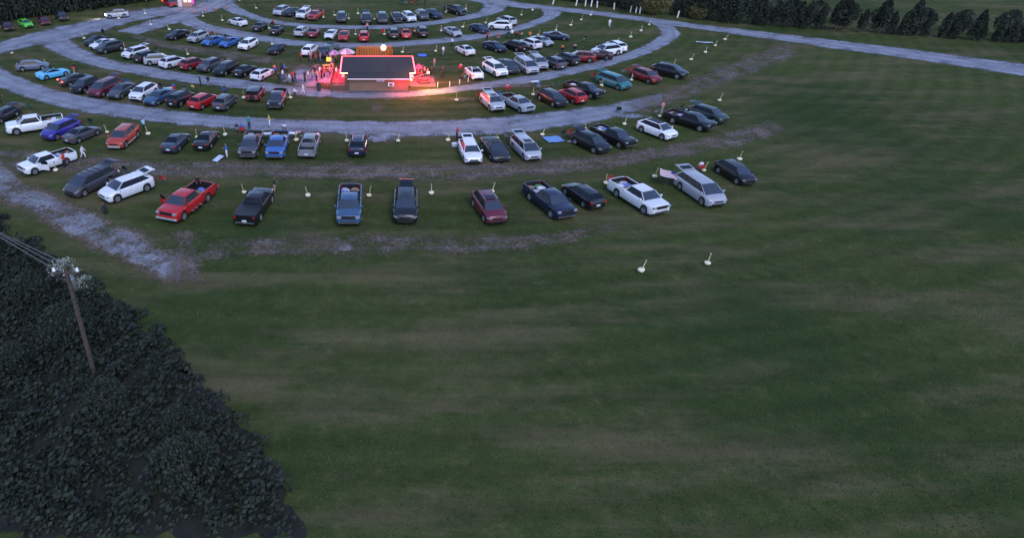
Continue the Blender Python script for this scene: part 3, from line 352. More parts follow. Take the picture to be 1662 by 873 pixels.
# ------------------------------------------------------------------ cars
TYPES = dict(
    sedan=dict(L=4.8, W=1.86, H=1.24, zb=.18, rw=.32, ax=(.19, .79), top=[(0, .44), (.012, .52), (.04, .61), (.1, .70), (.2, .79), (.28, .84), (.5, .87), (.85, .90), (.96, .89), (.985, .84), (1, .66)], g=(.24, .43, .64, .89), belt=.845, wr=.60, bp=(.55,)),
    coupe=dict(L=4.6, W=1.86, H=1.12, zb=.18, rw=.31, ax=(.18, .80), top=[(0, .42), (.012, .50), (.05, .60), (.12, .68), (.28, .77), (.36, .79), (.7, .83), (.9, .85), (.97, .83), (1, .64)], g=(.29, .47, .60, .92), belt=.79, wr=.58, bp=(.58,)),
    hatchback=dict(L=4.3, W=1.8, H=1.24, zb=.2, rw=.30, ax=(.19, .82), top=[(0, .48), (.012, .56), (.04, .66), (.1, .75), (.25, .83), (.9, .89), (.98, .86), (1, .7)], g=(.22, .39, .78, .955), belt=.84, wr=.66, bp=(.56,)),
    suv=dict(L=4.8, W=1.94, H=1.44, zb=.24, rw=.35, ax=(.185, .80), top=[(0, .52), (.012, .66), (.035, .77), (.08, .85), (.16, .93), (.24, .97), (.7, 1.01), (.93, 1.04), (.98, 1.0), (.993, .9), (1, .76)], g=(.20, .37, .82, .965), belt=.975, wr=.65, bp=(.52, .73)),
    wagon=dict(L=4.85, W=1.9, H=1.28, zb=.22, rw=.33, ax=(.185, .79), top=[(0, .48), (.012, .57), (.04, .67), (.1, .76), (.2, .84), (.28, .88), (.9, .93), (.98, .90), (1, .7)], g=(.23, .40, .81, .965), belt=.88, wr=.63, bp=(.54, .76)),
    minivan=dict(L=5.15, W=2.0, H=1.45, zb=.2, rw=.33, ax=(.17, .77), top=[(0, .50), (.012, .60), (.04, .72), (.1, .84), (.17, .92), (.25, .94), (.9, .97), (.985, .95), (1, .76)], g=(.145, .34, .88, .985), belt=.93, wr=.69, bp=(.44, .70)),
    pickup=dict(L=5.85, W=2.04, H=1.5, zb=.32, rw=.37, ax=(.165, .765), top=[(0, .78), (.015, .92), (.06, .97), (.2, 1.0), (.25, 1.02), (.6, 1.04), (1, 1.04)], g=(.205, .33, .56, .612), belt=1.03, wr=.66, bp=(.46,), bed=.625),
    offroader=dict(L=4.3, W=1.9, H=1.48, zb=.34, rw=.38, ax=(.15, .78), top=[(0, .82), (.02, .9), (.1, .92), (.28, .95), (.3, .96), (.97, .98), (1, .9)], g=(.30, .36, .97, .985), belt=.96, wr=.88, bp=(.56,)),
)
for p_ in TYPES.values():
    kz_ = 1.08
    p_['H'] *= kz_; p_['belt'] *= kz_; p_['zb'] -= .03; p_['top'] = [(a_, b_ * kz_) for a_, b_ in p_['top']]
def lerp(tab, x):
    for (a, p), (b, q) in zip(tab, tab[1:]):
        if x <= b:
            return p + (q - p) * (x - a) / max(1e-6, b - a)
    return tab[-1][1]
PLAN = [(0, .60), (.008, .72), (.02, .82), (.045, .905), (.09, .965), (.17, 1), (.85, 1), (.93, .965), (.975, .90), (.992, .82), (1, .72)]
PLAN_T = [(0, .80), (.01, .88), (.035, .95), (.08, .985), (.15, 1), (.95, 1), (.99, .97), (1, .93)]

def wheel_meshes(rw):
    t = MB(); hw = .12
    t.lathe([(rw * .60, -hw * .9), (rw * .93, -hw), (rw, -hw * .6), (rw, hw * .6), (rw * .93, hw), (rw * .60, hw * .9), (rw * .6, hw * .55)], 20, axis='y', cap=False)
    ring = [(rw * .6 * math.cos(2 * PI * k / 20), hw * .5, rw * .6 * math.sin(2 * PI * k / 20)) for k in range(20)]
    t.face(ring); t.face([(x, -hw * .9, z) for x, y, z in ring][::-1])
    r_ = MB()
    r_.lathe([(rw * .66, hw * .5), (rw * .66, hw * .98), (rw * .56, hw * .98), (rw * .54, hw * .5)], 20, axis='y', cap=False)
    r_.lathe([(rw * .16, hw * .5), (rw * .16, hw * .95), (rw * .08, hw)], 10, axis='y')
    for k in range(5):
        a = 2 * PI * k / 5 + .3
        r_.box((math.cos(a) * rw * .36, hw * .8, math.sin(a) * rw * .36), (rw * .5, hw * .3, rw * .2), rot=Matrix.Rotation(-a, 3, 'Y'))
    return t.mesh("tyre", RUBBER), r_.mesh("rim", ALLOY)

def car_meshes(ty):
    p = TYPES[ty]; L, W, H, zb, rw = p['L'], p['W'], p['H'], p['zb'], p['rw']
    X = lambda f: L / 2 - f * L
    axx = [X(a) for a in p['ax']]
    Ra = rw * 1.22
    st = sorted(set([0, .012, .03, .06, .1, .14, .25, .3, .35, .45, .55, .6, .65, .7, .88, .92, .95, .98, .992, 1] + [q[0] for q in p['top']] +
                    [a + d * Ra / L for a in p['ax'] for d in (-1.02, -.98, -.85, -.6, -.3, 0, .3, .6, .85, .98, 1.02)]))
    bed = p.get('bed')
    fl = .66
    rows = []; kinds = []
    def ring(f, inbed):
        x = X(f); w_ = W / 2 * lerp(PLAN_T if bed or ty == 'offroader' else PLAN, f); zt = lerp(p['top'], f)
        zl = zb + (.12 if f < .02 or f > .985 else 0)
        za = zl
        for a in axx:
            d = abs(x - a)
            if d < Ra: za = max(za, rw + math.sqrt(Ra * Ra - d * d))
        za = min(za, zt - .14)
        h = [(0, zl), (w_ * .70, zl), (w_ * .72, max(zl, za - .02)), (w_ * .97, za), (w_, za + .05), (w_ * 1.0, (za + zt) / 2 + .0), (w_ * .975, zt - .12)]
        if inbed:
            h += [(w_ * .97, zt), (w_ * .87, zt), (w_ * .87, fl), (0, fl)]
        else:
            h += [(w_ * .93, zt - .03), (w_ * .80, zt + .008), (w_ * .45, zt + .04), (0, zt + .05)]
        full = [(x, -y, z) for y, z in h] + [(x, y, z) for y, z in h[-2:0:-1]]
        return full
    seq = []
    for f in st:
        if bed and abs(f - bed) < 1e-4: continue
        ib = bool(bed and bed < f < .985)
        if bed and seq and seq[-1][0] < bed <= f:
            seq.append((bed, False)); seq.append((bed, True))
        if bed and f >= .985 and seq[-1][1]:
            seq.append((.982, True)); seq.append((.982, False))
        seq.append((f, ib))
    b = MB(); rr = [ring(f, ib) for f, ib in seq]
    n = len(rr[0]); i0 = len(b.v)
    for q in rr: b.v += q
    half = 11
    for a in range(len(rr) - 1):
        for k in range(n):
            c = (k + 1) % n
            kk = k if k < half - 1 else n - 1 - k
            z_under = kk in (0, 1, 2)
            mi = 1 if z_under else 0
            if kk in (8, 9) and seq[a][1] : mi = 1
            if kk == 3 and ty in ('suv', 'offroader', 'wagon'): mi = 1
            b.f.append((i0 + a * n + k, i0 + a * n + c, i0 + (a + 1) * n + c, i0 + (a + 1) * n + k)); b.m.append(mi)
    b.face(rr[0], 0); b.face(rr[-1][::-1], 0)
    out = {'body': b.mesh("body", [PAINT, BLACK], ang=50)}
    xa, xb, xc, xd = [X(q) for q in p['g']]; zt, zr = p['belt'], H
    wb, wt = W * .445, W / 2 * p['wr']
    nose = W * .05
    # glass panes
    def bow(x, y, wmax, z, amt): return (x + amt * (1 - (y / wmax) ** 2), y, z)
    ws = MB(); zt2 = zt - .03
    ws.grid([[bow(xa + (xb - xa) * t, y * ((wb + (wt - wb) * t) * .95) , (wb + (wt - wb) * t) * .95, zt2 + (zr - .03 - zt2) * t, nose * (1 - .6 * t)) for y in (-1, -.5, 0, .5, 1)] for t in (0, .5, 1)])
    out['windshield'] = ws.mesh("windshield", WGLASS)
    rwm = MB()
    rwm.grid([[bow(xd + (xc - xd) * t, y * ((wb + (wt - wb) * t) * .93), (wb + (wt - wb) * t) * .93, zt2 + (zr - .03 - zt2) * t, -nose * .5) for y in (-1, -.5, 0, .5, 1)] for t in (0, .5, 1)])
    out['rear_window'] = rwm.mesh("rear_window", GLASS)
    me_o = rwm.mesh("cargo_dark_panel", BLACK); out['cargo_dark_panel'] = me_o  # flat black panel painted in for the unlit cargo space
    for sg, nm in ((1, 'sl'), (-1, 'sr')):
        sw = MB()
        def sp(f, t):  # f 0..1 from windshield to rear edge
            x = (xa + (xd - xa) * f) * (1 - t) + (xb + (xc - xb) * f) * t
            y = wb + (wt - wb) * t + .012 * math.sin(t * PI)
            return (x, sg * y, zt2 + (zr - .05 - zt2) * t)
        sw.grid([[sp(f, t) for f in (0, .25, .5, .75, 1)] for t in (0, .5, 1)])
        out[nm] = sw.mesh("side_window", GLASS)
    # roof with pillars
    r_ = MB(); nx = 7
    ys = (-1, -.8, -.4, 0, .4, .8, 1)
    rows = []
    for i in range(nx):
        f = i / (nx - 1); x = xb + .04 + (xc - xb - .08) * f
        cr = .085 * math.sin(PI * (f * .92 + .04)) - .03
        rows.append([(x + (nose * .4 * (1 - y * y) if f < .01 else (-nose * .4 * (1 - y * y) if f > .99 else 0)), y * wt, zr - .03 + cr * (1 - y * y * .8) - (.035 if abs(y) == 1 else 0)) for y in ys])
    r_.grid(rows)
    rim_ = rows[0] + [q[-1] for q in rows[1:]] + rows[-1][::-1][1:] + [q[0] for q in rows[::-1][1:]]
    r_.grid([rim_, [(x, y * 1.0, z - .06) for x, y, z in rim_]])
    def pil(f0, wd=.07, sg=1):
        x0 = xa + (xd - xa) * f0; x1 = xb + (xc - xb) * f0
        r_.bar((x0, sg * (wb + .004), zt2), (x1, sg * (wt + .002), zr - .07), wd, 4, r2=wd * .8)
    for sg in (1, -1):
        pil(0.01, .04, sg); pil(.985, .065 if ty != 'pickup' else .05, sg)
    out['roof'] = r_.mesh("roof", PAINT, ang=40)
    out['pillars'] = []
    for sg in (1, -1):
        for q in p['bp']:
            pm = MB()
            f0 = (q - p['g'][0]) / (p['g'][3] - p['g'][0])
            x0 = X(q); f1 = f0; x1 = xb + (xc - xb) * f1
            pm.bar((xa + (xd - xa) * f0, sg * (wb + .01), zt2), (x1, sg * (wt + .012), zr - .07), .04, 4)
            out['pillars'].append(pm.mesh("door_pillar", BLACK))
    # lamps, grille, plate, mirrors
    z1 = lerp(p['top'], .03)
    big = ty in ('pickup', 'offroader')
    hl = MB()
    if big: hl.box((L / 2 - .07, W * .37, z1 - .12), (.16, W * .15, .17))
    else: hl.box((L / 2 - .19, W * .35, z1 - .10), (.30, W * .17, .08), rot=Matrix.Rotation(-.62, 3, 'Z') @ Matrix.Rotation(.15, 3, 'Y'))
    out['headlight'] = hl.mesh("headlight", HEAD)
    hl = MB()
    if big: hl.box((L / 2 - .07, -W * .37, z1 - .12), (.16, W * .15, .17))
    else: hl.box((L / 2 - .19, -W * .35, z1 - .10), (.30, W * .17, .08), rot=Matrix.Rotation(.62, 3, 'Z') @ Matrix.Rotation(.15, 3, 'Y'))
    out['headlight2'] = hl.mesh("headlight", HEAD)
    zr1 = lerp(p['top'], .98)
    for k, sg in (('taillight', 1), ('taillight2', -1)):
        tl = MB(); tall = ty in ('suv', 'minivan', 'pickup', 'offroader', 'wagon')
        tl.box((-L / 2 + .06, sg * W * .395, zr1 - (.16 if tall else .12)), (.14, W * .09 if tall else W * .2, .26 if tall else .1), rot=Matrix.Rotation(sg * .25, 3, 'Z'))
        out[k] = tl.mesh("taillight", TAIL)
    gr = MB(); zg = z1 - .15 if not big else z1 - .13
    gr.box((L / 2 + .0, 0, zg), (.05, W * (.44 if not big else .54), .13 if not big else .26)); gr.box((L / 2 - .01, 0, zb + .2), (.06, W * .62, .09))
    out['grille'] = gr.mesh("grille", BLACK)
    bu = MB(); bu.box((L / 2 - .05, 0, zb + .14), (.16, W * (.80 if big else .62), .1)); out['front_bumper'] = bu.mesh("bumper", [BLACK if not big else CHROME])
    bu = MB(); bu.box((-L / 2 + .04, 0, zb + .16), (.16, W * (.82 if big else .68), .12)); out['rear_bumper'] = bu.mesh("bumper", [BLACK if not big else CHROME])
    pl = MB(); pl.box((-L / 2 - .025 - (.04 if big else 0), 0, zb + .36), (.02, .4, .16)); out['number_plate'] = pl.mesh("number_plate", PLATE)
    for k, sg in (('side_mirror', 1), ('side_mirror2', -1)):
        mi = MB(); mi.box((xa - .28, sg * (W / 2 + .08), zt + .06), (.12, .2, .13), taper=.8); mi.box((xa - .28, sg * (W / 2 - .02), zt + .0), (.07, .12, .06))
        out[k] = mi.mesh("side_mirror", PAINT)
    out['rails'] = []
    for sg in (1, -1):
        rl = MB(); rl.bar((xb - .2, sg * wt * .9, zr + .05), (xc + .15, sg * wt * .9, zr + .05), .022, 6)
        for xx in (xb - .22, (xb + xc) / 2, xc + .17): rl.bar((xx, sg * wt * .9, zr - .04), (xx, sg * wt * .9, zr + .05), .025, 5)
        out['rails'].append(rl.mesh("roof_rail", METAL))
    sr = MB(); sr.box((xb - .55, 0, zr + .022), (.75, wt * 1.25, .03)); out['sunroof'] = sr.mesh("sunroof", GLASS)
    br = MB(); br.box(((xb + xc) / 2, 0, zr + .012), (abs(xb - xc) * .86, wt * 1.6, .05), taper=.95); out['roof_panel'] = br.mesh("roof_panel", BLACK)
    out['trims'] = []
    for c_, d_ in (((X(.485), W / 2 + .004, zb + .1), (L * .4, .05, .14)), ((X(.485), -W / 2 - .004, zb + .1), (L * .4, .05, .14)), ((L / 2, 0, zb + .2), (.1, W * .66, .2))):
        sk = MB(); sk.box(c_, d_); out['trims'].append(sk.mesh("lower_trim", mat("pale_trim", (.4, .36, .34), rough=.5)))
    # raised hatch
    hh = MB(); hl_ = .95
    hh.box((0, 0, 0), (hl_, wt * 1.9, .05)); hh.box((-hl_ * .5 - .10, 0, -.05), (.28, wt * 1.9, .06), rot=Matrix.Rotation(-.35, 3, 'Y'))
    out['tailgate'] = hh.mesh("tailgate", PAINT)
    hg = MB(); hg.box((.03, 0, .037), (hl_ * .6, wt * 1.5, .02)); out['tg_window'] = hg.mesh("window", GLASS)
    if bed:
        cv = MB(); cv.box(((X(bed) + X(.982)) / 2, 0, 1.14), (X(bed) - X(.982) - .02, W * .9, .04)); out['cover'] = cv.mesh("bed_cover", BLACK)
    sp_ = MB(); sp_.lathe([(.3, -.11), (.36, -.08), (.36, .08), (.3, .11)], 16, axis='y'); out['spare'] = sp_.mesh("spare_wheel", RUBBER)
    out['tyre'], out['rim'] = wheel_meshes(rw)
    out['_'] = p
    return out
LIB = {}
PAL = {'black': (.006, .006, .008), 'dark grey': (.022, .023, .027), 'grey': (.07, .07, .08), 'silver': (.36, .37, .40), 'white': (.74, .74, .76), 'red': (.42, .012, .014), 'dark red': (.20, .010, .014), 'maroon': (.115, .010, .022),
       'dark maroon': (.05, .010, .014), 'blue': (.03, .11, .36), 'navy': (.008, .013, .04), 'light blue': (.10, .42, .66), 'lime green': (.10, .55, .06), 'teal': (.02, .15, .16), 'violet blue': (.045, .03, .30), 'orange red': (.42, .05, .025),
       'dark green': (.015, .035, .028), 'mauve grey': (.06, .052, .062), 'steel': (.19, .20, .23), 'slate blue': (.03, .075, .15), 'grey blue': (.10, .12, .17), 'slate grey': (.035, .04, .065)}
DOORM = None
def make_car(x, y, ang, k, ty, colour, ex):
    """ang = heading of the car's front"""
    if ty not in LIB: LIB[ty] = car_meshes(ty)
    lib = LIB[ty]; p = lib['_']; L, W = p['L'], p['W']
    c = PAL[colour]; j = 1 + rnd.uniform(-.12, .12); c = tuple(q * j for q in c)
    root = ob(ty if ty != 'suv' else 'suv_car', None, None, (x, y, zi * .004 + .004), (0, 0, ang), scale=k)
    A = lambda nm, key=None, par=root, **kw: ob(nm, lib[key or nm], par, color=c, **kw)
    A('body'); A('windshield'); 
    A('side_window', 'sl'); A('side_window', 'sr')
    for q in lib['pillars']: ob('door_pillar', q, root)
    rf = A('roof')
    if ty == 'offroader': rf.color = (.015, .015, .016, 1)
    hatch = 'hatch' in ex
    A('headlight'); A('headlight', 'headlight2'); t1 = A('taillight'); t2 = A('taillight', 'taillight2'); A('grille'); A('number_plate')
    if 'tail' in ex:
        for t in (t1, t2): t.material_slots[0].link = 'OBJECT'; t.material_slots[0].material = TAILON
    if 'lights' in ex:
        for t in root.children:
            if t.name.startswith('headlight'): t.material_slots[0].link = 'OBJECT'; t.material_slots[0].material = HEADON
        bl = bpy.data.lights.new('headlight_beam', 'SPOT'); bl.energy = 500; bl.color = (1, .92, .7); bl.spot_size = R(70); bl.spot_blend = .8
        bo = ob('headlight_beam', bl, root, (L / 2 + .1, 0, .6), (0, -R(82), 0))
    A('bumper', 'front_bumper'); A('bumper', 'rear_bumper'); A('side_mirror'); A('side_mirror', 'side_mirror2')
    if 'rails' in ex:
        for q in lib['rails']: ob('roof_rail', q, root)
    if 'rack' in ex:
        for f_ in (.40, .53, .66, .80):
            m_ = MB(); m_.box((L / 2 - f_ * L, 0, p['H'] + .07), (.06, W * .72, .04)); ob('rack_bar', m_.mesh('rack_bar', BLACK), root)
    if 'sunroof' in ex: A('sunroof')
    if 'blackroof' in ex: A('roof_panel')
    if 'skirt' in ex:
        for q in lib['trims']: ob('lower_trim', q, root)
    if 'rdoor' in ex:
        for f_ in (.36, .45, .56):
            m_ = MB(); m_.box((L / 2 - f_ * L, W / 2 + .06, .36), (.34, .14, .04)); ob('side_step', m_.mesh('side_step', CHROME), root)
        m_ = MB(); m_.box((L / 2 + .01, 0, .46), (.12, W * .92, .13)); ob('chrome_bumper', m_.mesh('chrome_bumper', TRIMW), root)
    if 'cover' in ex: A('bed_cover', 'cover')
    if hatch:
        A('cargo_dark_panel')
        xc = L / 2 - p['g'][2] * L
        tg = A('tailgate', loc=(xc - .50, 0, p['H'] + .05), rot=(0, R(7), 0))
        A('window', 'tg_window', tg)
    else: A('rear_window')
    if ty == 'offroader':
        A('spare_wheel', 'spare', loc=(-L / 2 - .14, 0, .78), rot=(0, 0, PI / 2))
    if 'door' in ex:
        global DOORM
        d = MB(); d.box((-.5, 0, 0), (1.0, .07, .62)); 
        if DOORM is None: DOORM = d.mesh("door", PAINT)
        g_ = MB(); g_.box((-.55, 0, .5), (.8, .03, .36))
        sd = -1 if 'rdoor' in ex else 1
        dr = ob('door', DOORM, root, (L * .22, sd * (W / 2 + .02), .72), (0, 0, -sd * R(62)), color=c)
        ob('window', g_.mesh("window", GLASS), dr)
    for a in p['ax']:
        for sg in (1, -1):
            wh = ob('wheel', lib['tyre'], root, (L / 2 - a * L, sg * (W / 2 - .12), p['rw']), (0, rnd.uniform(0, 1), 0 if sg > 0 else PI))
            ob('rim', lib['rim'], wh)
    return root

CARS = [(-62.95, 122.47, -0.957, 0.89, 'sedan', 'dark maroon', '', 'dark maroon sedan, at the entrance hedge end, beside lime green hatchback', 'cars parked by the entrance hedge'),
(-60.6, 124.42, -0.82, 0.883, 'hatchback', 'lime green', '', 'lime green hatchback, at the entrance hedge, between dark maroon sedan and maroon sedan', 'cars parked by the entrance hedge'),
(-58.28, 126.8, -1.002, 0.88, 'sedan', 'maroon', '', 'maroon sedan, at the entrance hedge, between lime green hatchback and dark grey suv', 'cars parked by the entrance hedge'),
(-56.54, 130.23, -0.932, 0.88, 'suv', 'dark grey', '', 'dark grey suv, at the entrance hedge end, beside maroon sedan', 'cars parked by the entrance hedge'),
(-46.85, 131.96, -2.829, 0.88, 'suv', 'silver', 'lights', 'silver suv driving in on the entrance road, headlights on', 'cars on the entrance road'),
(-39.7, 142.75, -0.94, 0.88, 'sedan', 'red', 'tail', 'red sedan beside the ticket booth with tail lights glowing', 'cars on the entrance road'),
(-31.88, 116.19, -2.1, 0.907, 'sedan', 'black', '', 'black sedan, fifth row end, beside silver suv', 'cars parked in the fifth row'),
(-28.04, 114.24, -1.991, 0.88, 'suv', 'silver', 'hatch', 'silver suv with raised hatch, fifth row, between black sedan and blue sedan', 'cars parked in the fifth row'),
(-25.19, 112.01, -2.099, 0.88, 'sedan', 'blue', '', 'blue sedan, fifth row, between silver suv and blue sedan', 'cars parked in the fifth row'),
(-22.41, 111.14, -1.975, 0.88, 'sedan', 'blue', '', 'blue sedan, fifth row, between blue sedan and white suv', 'cars parked in the fifth row'),
(-19.16, 109.5, -1.922, 0.88, 'suv', 'white', '', 'white suv, fifth row, between blue sedan and black sedan', 'cars parked in the fifth row'),
(-14.3, 106.98, -1.887, 0.88, 'sedan', 'black', '', 'black sedan, fifth row, between white suv and white suv', 'cars parked in the fifth row'),
(-9.13, 105.87, 1.339, 0.88, 'suv', 'white', '', 'white suv tail to the lane, fifth row, between black sedan and dark green suv', 'cars parked in the fifth row'),
(-6.46, 105.25, -1.822, 0.88, 'suv', 'dark green', 'hatch', 'dark green suv with raised hatch, fifth row end, beside white suv', 'cars parked in the fifth row'), (14.61, 106.35, 1.95, 0.88, 'sedan', 'white', '', 'white sedan tail to the lane, fifth row end, beside navy sedan', 'cars parked in the fifth row'), (19.52, 108.36, -1.047, 0.903, 'sedan', 'navy', '', 'navy sedan, fifth row, between white sedan and black suv', 'cars parked in the fifth row'), (22.68, 108.54, 2.151, 0.88, 'suv', 'black', '', 'black suv tail to the lane, fifth row, between navy sedan and white suv', 'cars parked in the fifth row'), (25.36, 109.89, 2.056, 0.88, 'suv', 'white', '', 'white suv tail to the lane, fifth row, between black suv and silver sedan', 'cars parked in the fifth row'), (27.59, 111.91, -0.992, 0.88, 'sedan', 'silver', '', 'silver sedan, fifth row, between white suv and navy sedan', 'cars parked in the fifth row'), (30.72, 115.36, -0.244, 0.88, 'sedan', 'navy', '', 'navy sedan, fifth row end, beside silver sedan', 'cars parked in the fifth row'),
(-44.18, 112.23, -1.919, 0.88, 'sedan', 'black', '', 'black sedan, fourth row end, beside white sedan', 'cars parked in the fourth row'),
(-42.04, 109.93, -2.237, 0.921, 'sedan', 'white', '', 'white sedan, fourth row, between black sedan and dark grey suv', 'cars parked in the fourth row'),
(-40.21, 107.47, -2.256, 0.946, 'suv', 'dark grey', '', 'dark grey suv, fourth row, between white sedan and white suv', 'cars parked in the fourth row'),
(-35.42, 104.45, -2.179, 0.891, 'suv', 'white', 'hatch', 'white suv with raised hatch, fourth row, between dark grey suv and black suv', 'cars parked in the fourth row'),
(-32.99, 102.36, 1.035, 0.88, 'suv', 'black', '', 'black suv tail to the lane, fourth row, between white suv and silver suv', 'cars parked in the fourth row'),
(-30.86, 100.48, 0.275, 0.88, 'suv', 'silver', '', 'silver suv tail to the lane, fourth row, between black suv and white suv', 'cars parked in the fourth row'),
(-28.39, 99.17, 0.884, 0.88, 'suv', 'white', 'rails', 'white suv with roof rails, fourth row, between silver suv and dark red suv', 'cars parked in the fourth row'),
(-25.32, 98.32, 0.916, 0.88, 'suv', 'dark red', '', 'dark red suv tail to the lane, fourth row, between white suv and grey suv', 'cars parked in the fourth row'),
(-22.69, 97.46, -2.055, 0.908, 'suv', 'grey', 'rails', 'grey suv with roof rails, fourth row, between dark red suv and black suv', 'cars parked in the fourth row'),
(-20.17, 95.7, -1.959, 0.917, 'suv', 'black', '', 'black suv, fourth row, between grey suv and black sedan', 'cars parked in the fourth row'),
(-17.37, 95.2, 1.118, 0.882, 'sedan', 'black', '', 'black sedan tail to the lane, fourth row, between black suv and white wagon', 'cars parked in the fourth row'),
(-14.76, 93.41, 1.17, 0.88, 'wagon', 'white', 'sunroof', 'white wagon with sunroof, fourth row end, beside black sedan', 'cars parked in the fourth row'), (14.39, 94.13, 1.747, 0.921, 'sedan', 'white', 'sunroof', 'white sedan with sunroof, fourth row end, beside white suv', 'cars parked in the fourth row'), (17.52, 95.39, -1.22, 0.995, 'suv', 'white', 'hatch', 'white suv with raised hatch, fourth row, between white sedan and dark grey sedan', 'cars parked in the fourth row'), (19.65, 96.99, -1.366, 1.03, 'sedan', 'dark grey', '', 'dark grey sedan, fourth row, between white suv and silver minivan', 'cars parked in the fourth row'), (22.2, 97.04, -1.337, 1.001, 'minivan', 'silver', 'hatch', 'silver minivan with raised hatch, fourth row, between dark grey sedan and silver suv', 'cars parked in the fourth row'), (24.2, 98.81, -1.422, 0.962, 'suv', 'silver', 'hatch', 'silver suv with raised hatch, fourth row, between silver minivan and grey suv', 'cars parked in the fourth row'), (26.61, 98.87, 1.906, 0.889, 'suv', 'grey', '', 'grey suv tail to the lane, fourth row, between silver suv and dark grey suv', 'cars parked in the fourth row'), (28.96, 101.0, 2.021, 0.88, 'suv', 'dark grey', '', 'dark grey suv tail to the lane, fourth row, between grey suv and dark red suv', 'cars parked in the fourth row'), (31.28, 102.0, 2.899, 0.88, 'suv', 'dark red', 'hatch', 'dark red suv with raised hatch, fourth row, between dark grey suv and dark maroon sedan', 'cars parked in the fourth row'), (34.28, 103.54, 2.881, 0.88, 'sedan', 'dark maroon', '', 'dark maroon sedan tail to the lane, fourth row, between dark red suv and white suv', 'cars parked in the fourth row'), (36.04, 105.36, 3.486, 0.992, 'suv', 'white', 'rails', 'white suv with roof rails, fourth row, between dark maroon sedan and white suv', 'cars parked in the fourth row'), (38.38, 108.24, 1.794, 0.88, 'suv', 'white', '', 'white suv tail to the lane, fourth row end, beside white suv', 'cars parked in the fourth row'),
(-23.47, 125.73, -3.965, 0.916, 'sedan', 'white', '', 'white sedan, sixth row end, beside black sedan', 'cars parked in the sixth row'),
(-18.92, 122.37, 1.32, 0.88, 'sedan', 'black', '', 'black sedan tail to the lane, sixth row, between white sedan and black sedan', 'cars parked in the sixth row'),
(-15.68, 119.75, 1.353, 0.88, 'sedan', 'black', '', 'black sedan tail to the lane, sixth row, between black sedan and silver suv', 'cars parked in the sixth row'),
(-11.46, 118.23, 1.353, 0.88, 'suv', 'silver', '', 'silver suv tail to the lane, sixth row, between black sedan and dark red sedan', 'cars parked in the sixth row'),
(-9.3, 117.87, 1.413, 0.88, 'sedan', 'dark red', '', 'dark red sedan tail to the lane, sixth row, between silver suv and white coupe', 'cars parked in the sixth row'),
(-6.5, 116.63, -1.72, 0.88, 'coupe', 'white', '', 'white coupe, sixth row, between dark red sedan and red sedan', 'cars parked in the sixth row'),
(-4.26, 115.49, -1.632, 0.89, 'sedan', 'red', '', 'red sedan, sixth row, between white coupe and red suv', 'cars parked in the sixth row'),
(-0.95, 114.85, 1.569, 0.88, 'suv', 'red', '', 'red suv tail to the lane, sixth row, between red sedan and dark grey suv', 'cars parked in the sixth row'), (4.0, 116.85, 1.572, 0.88, 'suv', 'dark grey', '', 'dark grey suv tail to the lane, sixth row, between red suv and red sedan', 'cars parked in the sixth row'), (6.01, 117.06, 1.59, 0.887, 'sedan', 'red', '', 'red sedan tail to the lane, sixth row, between dark grey suv and black suv', 'cars parked in the sixth row'), (8.85, 118.06, 1.626, 0.88, 'suv', 'black', '', 'black suv tail to the lane, sixth row, between red sedan and silver sedan', 'cars parked in the sixth row'), (14.06, 118.35, -1.21, 0.88, 'sedan', 'silver', '', 'silver sedan, sixth row, between black suv and navy sedan', 'cars parked in the sixth row'), (18.8, 120.67, -1.094, 0.88, 'sedan', 'navy', '', 'navy sedan, sixth row, between silver sedan and white suv', 'cars parked in the sixth row'), (22.66, 122.65, 2.903, 0.88, 'suv', 'white', '', 'white suv tail to the lane, sixth row, between navy sedan and silver suv', 'cars parked in the sixth row'), (24.42, 126.36, 2.071, 0.88, 'suv', 'silver', '', 'silver suv tail to the lane, sixth row end, beside white suv', 'cars parked in the sixth row'),
(-16.7, 134.7, -1.89, 0.935, 'suv', 'silver', '', 'silver suv, farthest row end, beside black sedan', 'cars parked in the farthest row'),
(-14.72, 134.14, -1.878, 0.939, 'sedan', 'black', '', 'black sedan, farthest row, between silver suv and white suv', 'cars parked in the farthest row'),
(-12.29, 132.11, -1.811, 0.952, 'suv', 'white', 'hatch', 'white suv with raised hatch, farthest row, between black sedan and red pickup', 'cars parked in the farthest row'),
(-9.93, 131.18, -1.848, 0.88, 'pickup', 'red', '', 'red pickup, farthest row, between white suv and dark grey suv', 'cars parked in the farthest row'),
(-5.09, 128.91, -1.56, 0.946, 'suv', 'dark grey', '', 'dark grey suv, farthest row, between red pickup and black suv', 'cars parked in the farthest row'),
(-0.62, 127.74, -1.564, 0.999, 'suv', 'black', 'hatch', 'black suv with raised hatch, farthest row, between dark grey suv and dark grey suv', 'cars parked in the farthest row'), (2.27, 128.13, -1.541, 0.993, 'suv', 'dark grey', '', 'dark grey suv, farthest row, between black suv and black pickup', 'cars parked in the farthest row'), (4.86, 129.14, -1.497, 0.903, 'pickup', 'black', '', 'black pickup, farthest row, between dark grey suv and white suv', 'cars parked in the farthest row'), (7.12, 129.4, -1.291, 0.925, 'suv', 'white', '', 'white suv, farthest row, between black pickup and grey suv', 'cars parked in the farthest row'), (9.58, 130.93, -1.364, 0.928, 'suv', 'grey', '', 'grey suv, farthest row, between white suv and navy sedan', 'cars parked in the farthest row'), (11.85, 132.37, -1.214, 1.0, 'sedan', 'navy', '', 'navy sedan, farthest row, between grey suv and black pickup', 'cars parked in the farthest row'), (16.32, 135.57, -1.075, 0.914, 'pickup', 'black', '', 'black pickup, farthest row end, beside navy sedan', 'cars parked in the farthest row'),
(-47.96, 97.41, 0.281, 0.902, 'wagon', 'grey blue', 'rails', 'grey blue wagon with roof rails, third row end, beside light blue coupe', 'cars parked in the third row'),
